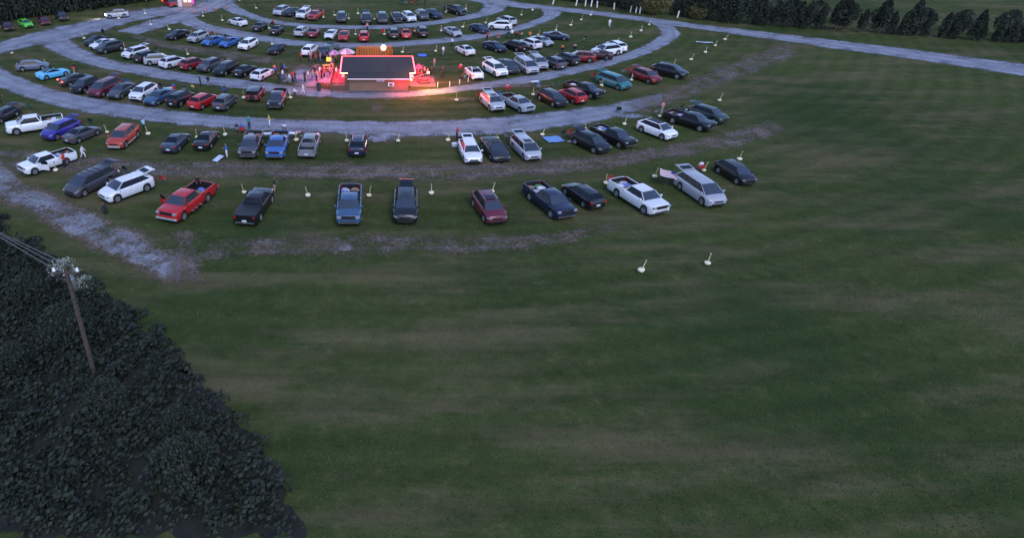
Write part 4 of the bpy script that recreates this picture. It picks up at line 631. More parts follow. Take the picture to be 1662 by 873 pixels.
(-43.65, 93.79, 0.814, 0.945, 'coupe', 'light blue', 'blackroof', 'light blue coupe with black roof, third row, between grey blue wagon and dark grey sedan', 'cars parked in the third row'),
(-39.17, 90.73, 0.725, 0.958, 'sedan', 'dark grey', 'tail', 'dark grey sedan with tail lights on, third row, between light blue coupe and black suv', 'cars parked in the third row'),
(-37.08, 88.05, -1.863, 0.926, 'suv', 'black', '', 'black suv, third row, between dark grey sedan and maroon minivan', 'cars parked in the third row'),
(-34.16, 86.79, -1.884, 1.008, 'minivan', 'maroon', 'hatch', 'maroon minivan with raised hatch, third row, between black suv and grey sedan', 'cars parked in the third row'),
(-31.75, 85.91, -1.804, 0.961, 'sedan', 'grey', 'sunroof', 'grey sedan with sunroof, third row, between maroon minivan and white suv', 'cars parked in the third row'),
(-28.67, 84.95, -1.83, 0.959, 'suv', 'white', '', 'white suv, third row, between grey sedan and slate blue sedan', 'cars parked in the third row'),
(-26.22, 83.32, -1.962, 0.965, 'sedan', 'slate blue', '', 'slate blue sedan, third row, between white suv and black suv', 'cars parked in the third row'),
(-23.4, 82.62, 1.228, 0.9, 'suv', 'black', '', 'black suv tail to the lane, third row, between slate blue sedan and red suv', 'cars parked in the third row'),
(-20.43, 81.58, 1.168, 0.916, 'suv', 'red', '', 'red suv tail to the lane, third row, between black suv and grey suv', 'cars parked in the third row'),
(-17.65, 81.27, 1.349, 0.906, 'suv', 'grey', 'rails', 'grey suv with roof rails, third row, between red suv and dark red offroader', 'cars parked in the third row'),
(-14.4, 84.6, 1.478, 0.88, 'offroader', 'dark red', '', 'dark red offroader tail to the lane, third row, between grey suv and dark grey pickup', 'cars parked in the third row'),
(-11.37, 82.39, -1.608, 0.936, 'pickup', 'dark grey', '', 'dark grey pickup, third row end, beside dark red offroader', 'cars parked in the third row'), (14.95, 81.1, -1.366, 0.975, 'suv', 'silver', 'hatch sunroof', 'silver suv with raised hatch, third row end, beside silver pickup', 'cars parked in the third row'), (17.89, 80.8, -1.126, 0.891, 'pickup', 'silver', 'cargo', 'silver pickup with loaded bed, third row, between silver suv and black suv', 'cars parked in the third row'), (22.58, 82.57, -1.184, 0.938, 'suv', 'black', '', 'black suv, third row, between silver pickup and red suv', 'cars parked in the third row'), (25.37, 83.76, 1.961, 0.88, 'suv', 'red', '', 'red suv tail to the lane, third row, between black suv and black pickup', 'cars parked in the third row'), (27.41, 86.1, -0.927, 0.91, 'pickup', 'black', 'cargo', 'black pickup with loaded bed, third row, between red suv and teal minivan', 'cars parked in the third row'), (32.34, 89.66, -1.053, 0.963, 'minivan', 'teal', 'hatch', 'teal minivan with raised hatch, third row, between black pickup and dark red suv', 'cars parked in the third row'), (37.42, 92.13, -1.107, 0.927, 'suv', 'dark red', 'hatch', 'dark red suv with raised hatch, third row, between teal minivan and black suv', 'cars parked in the third row'), (41.44, 94.33, -0.752, 0.998, 'suv', 'black', 'rails', 'black suv with roof rails, third row end, beside dark red suv', 'cars parked in the third row'),
(-42.67, 76.67, -1.841, 0.88, 'wagon', 'dark grey', 'hatch', 'dark grey wagon with raised hatch, second row end, beside white pickup', 'cars parked in the second row'),
(-37.47, 73.22, -2.685, 1.021, 'pickup', 'white', 'cargo', 'white pickup with loaded bed, second row, between dark grey wagon and violet blue suv', 'cars parked in the second row'),
(-33.99, 71.66, -2.001, 0.939, 'suv', 'violet blue', 'hatch', 'violet blue suv with raised hatch, second row, between white pickup and grey sedan', 'cars parked in the second row'),
(-31.3, 70.63, 1.105, 0.908, 'sedan', 'grey', '', 'grey sedan tail to the lane, second row, between violet blue suv and orange red suv', 'cars parked in the second row'),
(-26.43, 69.4, -1.682, 1.021, 'suv', 'orange red', 'skirt', 'orange red suv with pale lower trim, second row, between grey sedan and slate grey sedan', 'cars parked in the second row'),
(-20.5, 68.27, 1.431, 0.943, 'sedan', 'slate grey', '', 'slate grey sedan tail to the lane, second row, between orange red suv and black sedan', 'cars parked in the second row'),
(-17.4, 68.94, 1.484, 0.952, 'sedan', 'black', '', 'black sedan tail to the lane, second row, between slate grey sedan and mauve grey pickup', 'cars parked in the second row'),
(-12.39, 67.22, -1.581, 0.956, 'pickup', 'mauve grey', 'cargo', 'mauve grey pickup with loaded bed, second row, between black sedan and blue pickup', 'cars parked in the second row'),
(-9.6, 67.1, -1.584, 0.966, 'pickup', 'blue', 'cargo', 'blue pickup with loaded bed, second row, between mauve grey pickup and steel grey pickup', 'cars parked in the second row'),
(-6.29, 67.17, 1.516, 0.891, 'pickup', 'steel', '', 'steel grey pickup tail to the lane, second row, between blue pickup and navy suv', 'cars parked in the second row'),
(-1.2, 67.27, 1.518, 0.958, 'suv', 'navy', 'rails', 'navy suv with roof rails, second row end, beside steel grey pickup', 'cars parked in the second row'), (10.28, 65.55, -1.521, 0.996, 'wagon', 'white', 'hatch', 'white wagon with raised hatch, second row end, beside dark grey sedan', 'cars parked in the second row'), (12.92, 66.08, -1.422, 1.041, 'sedan', 'dark grey', 'blackroof', 'dark grey sedan with black roof, second row, between white wagon and silver minivan', 'cars parked in the second row'), (16.13, 66.32, -1.379, 0.931, 'minivan', 'silver', 'hatch sunroof', 'silver minivan with raised hatch, second row, between dark grey sedan and black suv', 'cars parked in the second row'), (23.29, 67.9, -1.093, 0.944, 'suv', 'black', 'hatch sunroof', 'black suv with raised hatch, second row, between silver minivan and black pickup', 'cars parked in the second row'), (26.17, 69.68, -1.072, 0.905, 'pickup', 'black', 'cargo', 'black pickup with loaded bed, second row, between black suv and white suv', 'cars parked in the second row'), (31.64, 71.65, -1.041, 0.935, 'suv', 'white', 'blackroof', 'white suv with black roof, second row, between black pickup and black pickup', 'cars parked in the second row'), (36.36, 74.62, -0.907, 0.945, 'pickup', 'black', 'cargo', 'black pickup with loaded bed, second row, between white suv and dark green suv', 'cars parked in the second row'), (39.38, 76.72, -0.986, 0.918, 'suv', 'dark green', 'hatch', 'dark green suv with raised hatch, second row end, beside black pickup', 'cars parked in the second row'),
(-31.9, 62.76, -2.275, 0.918, 'pickup', 'white', 'cargo door', 'white pickup with open door, front row end, beside mauve grey minivan', 'cars parked in the front row'),
(-25.95, 58.01, -2.051, 0.995, 'minivan', 'mauve grey', 'hatch rack', 'mauve grey minivan with raised hatch, front row, between white pickup and white suv', 'cars parked in the front row'),
(-22.19, 56.6, -2.29, 1.024, 'suv', 'white', 'hatch', 'white suv with raised hatch, front row, between mauve grey minivan and red pickup', 'cars parked in the front row'),
(-16.02, 53.73, -1.924, 1.069, 'pickup', 'red', 'cargo rdoor', 'red pickup with open door, front row, between white suv and black pickup', 'cars parked in the front row'),
(-9.96, 52.94, 1.413, 0.988, 'pickup', 'black', 'cover', 'black pickup with flat bed cover, front row, between red pickup and slate blue pickup', 'cars parked in the front row'),
(-1.75, 53.14, -1.578, 1.047, 'pickup', 'slate blue', 'cargo', 'slate blue pickup with loaded bed, front row, between black pickup and black suv', 'cars parked in the front row'), (3.12, 53.02, -1.631, 1.095, 'suv', 'black', 'hatch', 'black suv with raised hatch, front row, between slate blue pickup and maroon suv', 'cars parked in the front row'), (10.3, 52.74, -1.397, 0.996, 'suv', 'maroon', 'rails sunroof', 'maroon suv with sunroof, front row, between black suv and navy pickup', 'cars parked in the front row'), (15.78, 54.06, -1.243, 1.005, 'pickup', 'navy', 'cargo', 'navy pickup with loaded bed, front row, between maroon suv and black wagon', 'cars parked in the front row'), (19.15, 55.36, 1.912, 0.942, 'wagon', 'black', '', 'black wagon tail to the lane, front row, between navy pickup and white pickup', 'cars parked in the front row'), (23.88, 54.81, -1.198, 1.025, 'pickup', 'white', 'cargo', 'white pickup with loaded bed, front row, between black wagon and silver minivan', 'cars parked in the front row'), (30.01, 56.28, -1.346, 1.039, 'minivan', 'silver', 'hatch', 'silver minivan with raised hatch, front row, between white pickup and black suv', 'cars parked in the front row'), (35.0, 60.18, -1.329, 0.88, 'suv', 'black', 'rails', 'black suv with roof rails, front row end, beside silver minivan', 'cars parked in the front row')]
for i, (x, y, ang, k, ty, colour, ex, label, group) in enumerate(CARS):
    o = make_car(x, y, ang, k, ty, colour, ex)
    cat = {'suv': 'car', 'sedan': 'car', 'coupe': 'car', 'hatchback': 'car', 'wagon': 'car', 'minivan': 'minivan', 'pickup': 'pickup truck', 'offroader': 'car'}[ty]
    tag(o, label, cat, group)

CHAIRS = [(-26.18, 117.67, 1.03, 'red', 'empty red camp chair behind the silver suv, fifth row'),
(-26.97, 118.04, 1.26, 'grey', 'empty grey camp chair behind the silver suv, fifth row'),
(-22.91, 114.82, 0.65, 'black', 'empty black camp chair behind the blue sedan, fifth row'),
(-23.63, 115.78, 0.82, 'black', 'second black camp chair behind the blue sedan, fifth row'),
(-4.94, 108.91, 1.35, 'grey', 'empty grey camp chair behind the dark green suv, fifth row'),
(-6.0, 109.29, 1.57, 'blue', 'empty blue camp chair behind the dark green suv, fifth row'),
(-42.44, 115.71, 1.28, 'green', 'empty green camp chair behind the black sedan, fourth row'),
(-43.49, 115.76, 0.84, 'black', 'empty black camp chair behind the black sedan, fourth row'),
(-32.94, 107.56, 0.76, 'black', 'empty black camp chair behind the white suv, fourth row'),
(-20.58, 100.81, 1.42, 'grey', 'empty grey camp chair behind the grey suv, fourth row'), (16.48, 98.97, 1.94, 'red', 'empty red camp chair behind the white suv, fourth row'), (21.59, 100.75, 2.09, 'blue', 'empty blue camp chair behind the silver minivan, fourth row'), (24.16, 102.68, 2.11, 'black', 'empty black camp chair behind the silver suv, fourth row'), (23.27, 102.19, 1.77, 'blue', 'empty blue camp chair behind the silver suv, fourth row'), (34.59, 100.59, 6.28, 'black', 'empty black camp chair behind the dark red suv, fourth row'), (35.15, 101.57, 5.89, 'black', 'second black camp chair behind the dark red suv, fourth row'),
(-5.46, 119.94, 1.58, 'grey', 'empty grey camp chair behind the white coupe, sixth row'),
(-6.44, 120.33, 1.32, 'grey', 'second grey camp chair behind the white coupe, sixth row'),
(-32.34, 90.29, 1.61, 'blue', 'empty blue camp chair behind the maroon minivan, third row'),
(-33.43, 90.73, 1.44, 'blue', 'second blue camp chair behind the maroon minivan, third row'),
(-27.32, 88.58, 1.1, 'black', 'empty black camp chair behind the white suv, third row'),
(-28.18, 88.79, 1.05, 'green', 'empty green camp chair behind the white suv, third row'), (14.78, 84.71, 1.76, 'black', 'empty black camp chair behind the silver suv, third row'), (13.74, 84.63, 1.78, 'red', 'empty red camp chair behind the silver suv, third row'), (16.31, 85.09, 2.06, 'blue', 'empty blue camp chair behind the silver pickup, third row'), (15.58, 84.22, 1.82, 'black', 'empty black camp chair behind the silver pickup, third row'), (25.2, 89.77, 2.57, 'green', 'empty green camp chair behind the black pickup, third row'), (24.32, 89.25, 2.49, 'green', 'second green camp chair behind the black pickup, third row'), (30.63, 93.39, 2.24, 'red', 'empty red camp chair behind the teal minivan, third row'), (36.14, 95.9, 2.21, 'red', 'empty red camp chair behind the dark red suv, third row'), (35.43, 95.15, 2.38, 'grey', 'empty grey camp chair behind the dark red suv, third row'),
(-41.13, 80.38, 1.38, 'green', 'empty green camp chair behind the dark grey wagon, second row'),
(-42.21, 80.7, 1.28, 'grey', 'empty grey camp chair behind the dark grey wagon, second row'),
(-33.48, 74.7, 0.39, 'black', 'empty black camp chair behind the white pickup, second row'),
(-33.71, 75.49, 0.5, 'black', 'second black camp chair behind the white pickup, second row'),
(-31.93, 75.12, 1.45, 'black', 'empty black camp chair behind the violet blue suv, second row'),
(-9.17, 71.25, 1.78, 'black', 'empty black camp chair behind the blue pickup, second row'),
(-10.05, 71.53, 1.29, 'grey', 'empty grey camp chair behind the blue pickup, second row'), (10.5, 69.15, 1.29, 'blue', 'empty blue camp chair behind the white wagon, second row'), (9.66, 69.26, 1.49, 'black', 'empty black camp chair behind the white wagon, second row'), (15.85, 70.22, 1.83, 'black', 'empty black camp chair behind the silver minivan, second row'), (14.88, 70.18, 1.42, 'grey', 'empty grey camp chair behind the silver minivan, second row'), (21.97, 71.48, 2.4, 'red', 'empty red camp chair behind the black suv, second row'), (21.1, 71.22, 2.18, 'black', 'empty black camp chair behind the black suv, second row'), (33.97, 78.2, 2.37, 'grey', 'empty grey camp chair behind the black pickup, second row'), (37.64, 80.14, 2.34, 'black', 'empty black camp chair behind the dark green suv, second row'),
(-23.79, 61.52, 1.17, 'black', 'empty black camp chair behind the mauve grey minivan, front row'),
(-19.54, 59.2, 0.91, 'red', 'empty red camp chair behind the white suv, front row'),
(-14.16, 57.48, 1.1, 'red', 'empty red camp chair behind the red pickup, front row'),
(-14.98, 58.0, 1.22, 'grey', 'empty grey camp chair behind the red pickup, front row'),
(-1.33, 57.52, 1.79, 'red', 'empty red camp chair behind the slate blue pickup, front row'),
(-2.11, 57.28, 1.48, 'black', 'empty black camp chair behind the slate blue pickup, front row'), (3.75, 56.84, 1.55, 'black', 'empty black camp chair behind the black suv, front row'), (2.94, 57.06, 1.13, 'grey', 'empty grey camp chair behind the black suv, front row'), (22.77, 59.25, 2.27, 'red', 'empty red camp chair behind the white pickup, front row'), (29.57, 59.97, 1.4, 'black', 'empty black camp chair behind the silver minivan, front row'), (28.59, 60.04, 1.55, 'green', 'empty green camp chair behind the silver minivan, front row')]
# ------------------------------------------------------------------ speaker posts
def post_variant(seed, yellow):
    r_ = random.Random(seed)
    b = MB(); b.lathe([(.10, 0), (.18, .03), (.235, .11), (.245, .18), (.21, .235), (.10, .26)], 14, wob=.08)
    s = MB(); s.bar((0, 0, .2), (r_.uniform(-.03, .03), r_.uniform(-.03, .03), 1.0), .035, 6)
    s.bar((0, 0, .93), (.0, .0, 1.0), .05, 6)
    h = MB(); h.box((.0, 0, .93), (.16, .10, .07))
    return b.mesh("base", WHITEP), s.mesh("post", WOODP if yellow else mat("bone_post", (.6, .52, .32), rough=.7, vary=.2)), h.mesh("speaker_hook", METAL)
PV = [post_variant(1, True), post_variant(2, False), post_variant(3, True)]
for i, (x, y, label, fallen) in enumerate([(-54.84, 105.97, 'bare white post base without a post near the grey blue wagon, third row', True),
(-46.74, 99.11, 'white based speaker post beside the grey blue wagon, third row', False),
(-41.05, 94.65, 'white based speaker post beside the light blue coupe, third row', False),
(-46.09, 130.29, 'white based speaker post beside the silver suv, on the entrance road', False),
(-38.83, 125.27, 'white based speaker post alone on grass nearest the silver suv, on the entrance road', False),
(-34.61, 121.49, 'white based speaker post alone on grass nearest the black sedan, fifth row', False),
(-31.02, 132.41, 'white based speaker post alone on grass nearest the white sedan, sixth row', False),
(-26.78, 128.75, 'white based speaker post beside the white sedan, sixth row', False),
(-22.03, 126.09, 'speaker post between white sedan and black sedan, sixth row', False),
(-47.11, 115.34, 'white based speaker post beside the black sedan, fourth row', False),
(-38.09, 108.01, 'white based speaker post beside the dark grey suv, fourth row', False),
(-29.63, 117.46, 'white based speaker post beside the black sedan, fifth row', False),
(-27.73, 105.25, 'white based speaker post alone on grass nearest the silver suv, fourth row', False),
(-25.5, 116.18, 'white based speaker post beside the silver suv, fifth row', False),
(-42.42, 134.58, 'lone speaker post a space further from the silver suv, on the entrance road', False),
(-22.17, 139.7, 'white based speaker post alone on grass nearest the silver suv, farthest row', False),
(-26.73, 147.75, 'white based speaker post alone on grass nearest the red sedan, on the entrance road', False),
(-17.47, 122.42, 'white based speaker post beside the black sedan, sixth row', False),
(-8.55, 131.28, 'white based speaker post beside the red pickup, farthest row', False),
(-6.57, 132.94, 'speaker post between red pickup and dark grey suv, farthest row', False),
(-3.85, 130.29, 'white based speaker post beside the dark grey suv, farthest row', False),
(-2.21, 134.58, 'white based speaker post alone on grass nearest the dark grey suv, farthest row', False), (0.9, 129.78, 'speaker post between dark grey suv and black suv, farthest row', False),
(-2.39, 117.91, 'white based speaker post beside the red sedan, sixth row', False), (2.49, 117.91, 'white based speaker post beside the dark grey suv, sixth row', False), (7.52, 118.78, 'white based speaker post beside the black suv, sixth row', False), (14.53, 136.14, 'white based speaker post beside the black pickup, farthest row', False), (18.73, 139.12, 'speaker post between black pickup and navy sedan, farthest row', False), (12.27, 120.58, 'white based speaker post beside the silver sedan, sixth row', False), (16.3, 123.35, 'white based speaker post beside the navy sedan, sixth row', False), (20.78, 126.74, 'white based speaker post beside the silver suv, sixth row', False), (5.03, 106.34, 'white based speaker post alone on grass nearest the white sedan, fifth row', False), (10.21, 107.07, 'white based speaker post beside the white sedan, fifth row', False),
(-15.58, 111.27, 'white based speaker post beside the white suv, fifth row', False), (31.46, 137.96, 'white based speaker post alone on grass nearest the silver suv, sixth row', False), (28.46, 133.48, 'lone speaker post a space further from the silver suv, sixth row', False), (41.42, 133.48, 'lone speaker post two spaces beyond the silver suv, sixth row', False), (38.57, 129.26, 'lone speaker post three spaces beyond the silver suv, sixth row', False), (35.54, 124.79, 'white based speaker post alone on grass nearest the navy sedan, fifth row', False), (32.05, 121.03, 'lone speaker post a space further from the navy sedan, fifth row', False), (28.23, 117.47, 'white based speaker post beside the navy sedan, fifth row', False), (49.55, 125.27, 'white based speaker post alone on grass nearest the white suv, fourth row', False), (46.54, 120.58, 'lone speaker post a space further from the white suv, fourth row', False), (43.32, 116.18, 'lone speaker post two spaces beyond the white suv, fourth row', False), (39.89, 112.06, 'white based speaker post beside the white suv, fourth row', False), (58.24, 114.5, 'lone speaker post three spaces beyond the white suv, fourth row', False), (54.89, 110.48, 'lone speaker post four spaces beyond the white suv, fourth row', False), (51.59, 106.34, 'lone speaker post five spaces beyond the white suv, fourth row', False), (47.71, 102.11, 'white based speaker post alone on grass nearest the black suv, third row', False), (44.01, 99.13, 'lone speaker post a space further from the black suv, third row', False), (35.48, 91.85, 'white based speaker post beside the dark red suv, third row', False), (30.74, 89.36, 'white based speaker post beside the teal minivan, third row', False), (20.87, 85.44, 'white based speaker post beside the black suv, third row', False), (43.69, 83.22, 'white based speaker post alone on grass nearest the dark green suv, second row', False),
(-29.13, 72.06, 'white based speaker post beside the grey sedan, second row', False),
(-24.43, 71.53, 'white based speaker post beside the orange red suv, second row', False),
(-18.86, 70.58, 'white based speaker post beside the black sedan, second row', False),
(-30.78, 61.68, 'white based speaker post beside the white pickup, front row', False),
(-10.0, 84.19, 'white based speaker post beside the dark grey pickup, third row', False),
(-7.93, 69.69, 'white based speaker post beside the steel grey pickup, second row', False),
(-2.46, 69.51, 'white based speaker post beside the navy suv, second row', False), (3.06, 69.51, 'white based speaker post alone on grass nearest the navy suv, second row', False), (8.46, 69.69, 'white based speaker post alone on grass nearest the white wagon, second row', False), (13.81, 70.23, 'white based speaker post beside the dark grey sedan, second row', False), (10.86, 83.22, 'white based speaker post alone on grass nearest the silver suv, third row', False), (19.01, 71.34, 'white based speaker post alone on grass nearest the black suv, second row', False), (24.16, 73.06, 'white based speaker post beside the black pickup, second row', False), (29.09, 74.64, 'white based speaker post beside the white suv, second row', False), (34.08, 77.33, 'speaker post between black pickup and dark green suv, second row', False), (22.28, 58.68, 'speaker post between white pickup and black wagon, front row', False), (27.42, 60.22, 'white based speaker post alone on grass nearest the silver minivan, front row', False), (32.72, 61.68, 'white based speaker post beside the black suv, front row', False), (37.5, 64.44, 'white based speaker post alone on grass nearest the black suv, front row', False),
(-11.5, 56.68, 'white based speaker post beside the black pickup, front row', False),
(-5.61, 56.03, 'white based speaker post alone on grass nearest the slate blue pickup, front row', False),
(-0.06, 56.03, 'white based speaker post beside the slate blue pickup, front row', False), (5.65, 56.55, 'speaker post between black suv and maroon suv, front row', False), (11.23, 56.81, 'white based speaker post beside the maroon suv, front row', False), (25.74, 44.25, 'white based speaker post alone on grass nearest the white pickup, front row', False), (20.35, 43.19, 'white based speaker post alone on grass nearest the navy pickup, front row', False),
(-15.87, 84.2, 'white based speaker post beside the dark red offroader, third row', False),
(-15.89, 71.3, 'speaker post between black sedan and mauve grey pickup, second row', False)]):
    v = PV[rnd.choice((0, 1, 1, 2))]
    o = ob("speaker_post", None, None, (x, y, zi * .004), (0, 0, 0))
    lean = (rnd.uniform(-.12, .12), x * .0045 + rnd.uniform(-.16, .16), 0)
    k = rnd.uniform(.9, 1.12)
    ob("base", v[0], o, rot=(rnd.uniform(-.1, .1), rnd.uniform(-.1, .1), rnd.uniform(0, 6)), scale=k)
    if not fallen:
        pp = ob("post", v[1], o, rot=lean); ob("speaker_hook", v[2], pp)
    tag(o, label, "speaker post", "speaker posts in white bases between the cars")

# ------------------------------------------------------------------ people
def human(pose):
    """joints -> one skinned surface; returns body, shirt, trousers, hair, shoes meshes (1.72 m standing)"""
    J = {}; Ed = []
    def j(n, p, r, par=None):
        J[n] = (Vector(p), r)
        if par: Ed.append((par, n))
    kn = pose in ('sit', 'crouch'); hz = .94
    if pose == 'sit': hz = .50
    if pose == 'crouch': hz = .48
    j('pel', (0, 0, hz), .135)
    lean = .12 if pose == 'crouch' else (-.06 if pose == 'sit' else .02)
    j('waist', (lean * .3, 0, hz + .16), .125, 'pel'); j('chest', (lean, 0, hz + .38), .15, 'waist'); j('neckb', (lean * 1.1, 0, hz + .52), .085, 'chest')
    j('neck', (lean * 1.2 + .01, 0, hz + .58), .052, 'neckb'); j('headb', (lean * 1.3 + .02, 0, hz + .64), .075, 'neck'); j('head', (lean * 1.3 + .03, 0, hz + .72), .095, 'headb'); j('crown', (lean * 1.3 + .01, 0, hz + .785), .062, 'head')
    j('nose', (lean * 1.3 + .135, 0, hz + .70), .012, 'head')
    for s_, sg in (('l', 1), ('r', -1)):
        j('sh' + s_, (lean, sg * .18, hz + .47), .062, 'chest')
        sw = {'stand': .03, 'walk': .22 * sg, 'sit': .12, 'crouch': .25}[pose]
        el = (lean + sw * .5, sg * .235, hz + .22); 
        wr = (lean + sw + (.22 if pose in ('sit', 'crouch') else .08), sg * (.22 if pose != 'stand' else .2), hz + (.08 if pose in ('sit', 'crouch') else -.02 + abs(sw) * .2))
        if pose == 'stand' and sg > 0: wr = (lean + .24, .14, hz + .24)
        j('el' + s_, el, .045, 'sh' + s_); j('wr' + s_, wr, .030, 'el' + s_)
        d = (Vector(wr) - Vector(el)).normalized(); side = Vector((0, 0, 1)) if abs(d.z) < .5 else Vector((1, 0, 0))
        pm_ = Vector(wr) + d * .06; j('palm' + s_, pm_, .034, 'wr' + s_)
        for q in range(4):
            o_ = side * (.024 * (q - 1.5)); ln = (.07, .085, .08, .062)[q]
            j('f%d%s' % (q, s_), pm_ + d * .03 + o_, .011, 'palm' + s_); j('g%d%s' % (q, s_), pm_ + d * (.03 + ln) + o_ * 1.1 + Vector((.01, 0, -.015)), .008, 'f%d%s' % (q, s_))
        j('th' + s_, pm_ + side * .045 + d * .01, .011, 'palm' + s_); j('ti' + s_, pm_ + side * .06 + d * .045, .009, 'th' + s_)
        j('hip' + s_, (0, sg * .09, hz - .06), .10, 'pel')
        if pose == 'stand': k_ = (.02, sg * .10, .50); a_ = (-.01, sg * .11, .09)
        elif pose == 'walk': k_ = (.16 * sg + .04, sg * .09, .50); a_ = (.26 * sg - .05, sg * .09, .10 if sg > 0 else .16)
        elif pose == 'sit': k_ = (.42, sg * .13, .50); a_ = (.44, sg * .14, .09)
        else: k_ = (.34, sg * .17, .47); a_ = (.08, sg * .15, .09)
        j('kn' + s_, k_, .068, 'hip' + s_); j('an' + s_, a_, .042, 'kn' + s_)
        j('toe' + s_, (a_[0] + .17, a_[1] + sg * .02, a_[2] - .05), .038, 'an' + s_)
    names = list(J); idx = {n: i for i, n in enumerate(names)}
    me = bpy.data.meshes.new("skel"); me.from_pydata([J[n][0] for n in names], [(idx[a], idx[b]) for a, b in Ed], [])
    o = bpy.data.objects.new("skel", me); COL.objects.link(o)
    md = o.modifiers.new("s", 'SKIN'); 
    for n in names:
        v = me.skin_vertices[0].data[idx[n]]; v.radius = (J[n][1],) * 2; v.use_root = n == 'pel'
    sb = o.modifiers.new("u", 'SUBSURF'); sb.levels = 1
    dg = bpy.context.evaluated_depsgraph_get()
    em = bpy.data.meshes.new_from_object(o.evaluated_get(dg)); em.name = "person_body"
    bpy.data.objects.remove(o)
    em.materials.clear(); em.materials.append(SKIN)
    em.polygons.foreach_set("use_smooth", [True] * len(em.polygons))
    segs = [(a, b, J[a][0], J[b][0]) for a, b in Ed]
    def near(c):
        best = None
        for a, b, A, B in segs:
            d = B - A; t = max(0, min(1, (c - A).dot(d) / max(1e-9, d.dot(d)))); q = (c - (A + d * t)).length - (J[a][1] * (1 - t) + J[b][1] * t)
            if best is None or q < best[0]: best = (q, a, b, t)
        return best[1:]
    reg = {'shirt': [], 'trousers': [], 'hair': [], 'shoes': []}
    hd = J['head'][0]
    for pl in em.polygons:
        c = pl.center; a, b, t = near(c)
        if b[:2] in ('wa', 'ch', 'sh', 'el') or b == 'neckb' : reg['shirt'].append(pl.index)
        elif b[:2] == 'wr' and t < .85: reg['shirt'].append(pl.index)
        elif b[:3] in ('hip',) or b[:2] in ('kn', 'an'): reg['trousers'].append(pl.index)
        elif b[:3] == 'toe': reg['shoes'].append(pl.index)
        elif b in ('head', 'crown', 'headb') and (c.z > hd.z + .035 or (c.x < hd.x - .01 and c.z > hd.z - .06)): reg['hair'].append(pl.index)
    res = {'body': em}
    nrm = [v.normal.copy() for v in em.vertices]
    for k_, fs in reg.items():
        vm = {}; V = []; Fs = []
        for fi in fs:
            f = []
            for vi in em.polygons[fi].vertices:
                if vi not in vm:
                    vm[vi] = len(V); V.append(em.vertices[vi].co + nrm[vi] * .014)
                f.append(vm[vi])
            Fs.append(f)
        m_ = bpy.data.meshes.new(k_); m_.from_pydata(V, [], Fs)
        m_.materials.append({'shirt': CLOTH, 'trousers': CLOTH, 'hair': HAIR, 'shoes': BLACK}[k_])
        m_.polygons.foreach_set("use_smooth", [True] * len(Fs)); res[k_] = m_
    return res
HUM = {k: human(p) for k, p in (('s', 'stand'), ('w', 'walk'), ('t', 'sit'), ('k', 'crouch'))}
CL = {'red': (.5, .03, .03), 'black': (.015, .015, .018), 'white': (.7, .7, .7), 'pink': (.55, .22, .26), 'grey': (.2, .2, .22), 'blue': (.04, .12, .4), 'yellow': (.6, .42, .08), 'brown': (.1, .06, .04), 'tan': (.36, .27, .18),
      'orange': (.6, .2, .05), 'green': (.04, .1, .06), 'teal': (.04, .2, .24), 'light blue': (.3, .5, .65)}
# folding camp chair
def chair_parts():
    f = MB()
    for sx, sy in ((.25, .27), (.25, -.27), (-.25, .27), (-.25, -.27)):
        pass
    legs = []
    for a, b in (((.25, .27, 0), (-.22, .27, .42)), ((-.25, .27, 0), (.22, .27, .42)), ((.25, -.27, 0), (-.22, -.27, .42)), ((-.25, -.27, 0), (.22, -.27, .42))):
        l_ = MB(); l_.bar(a, b, .014, 5); legs.append(l_.mesh("leg", METAL))
    s = MB(); s.grid([[(x, y, .42 - .05 * (1 - (y / .27) ** 2)) for y in (-.27, -.13, 0, .13, .27)] for x in (-.24, .24)]); s.grid([[(x, y, .40 - .05 * (1 - (y / .27) ** 2)) for y in (-.27, -.13, 0, .13, .27)] for x in (-.24, .24)])
    b = MB(); b.grid([[(-.25 - (z - .42) * .25, y, z) for y in (-.27, 0, .27)] for z in (.44, .9)]); b.grid([[(-.27 - (z - .42) * .25, y, z) for y in (-.27, 0, .27)] for z in (.44, .9)])
    b.bar((-.24, .27, .42), (-.38, .27, .92), .014, 5); b.bar((-.24, -.27, .42), (-.38, -.27, .92), .014, 5)
    a = MB()
    for sg in (1, -1): a.box((0, sg * .29, .64), (.5, .06, .025)); a.bar((.22, sg * .29, .42), (.22, sg * .29, .64), .012, 5)
    return s.mesh("seat", CLOTH), b.mesh("backrest", CLOTH), a.mesh("armrest", CLOTH), legs
CH = chair_parts()
def make_chair(x, y, rz, c, label):
    o = ob("camp_chair", None, None, (x, y, zi * .004), (0, 0, rz), scale=.85)
    ob("seat", CH[0], o, color=c); ob("backrest", CH[1], o, color=c); ob("armrest", CH[2], o, color=c)
    for l_ in CH[3]: ob("leg", l_, o)
    tag(o, label, "chair", "folding camp chairs set up behind the cars")
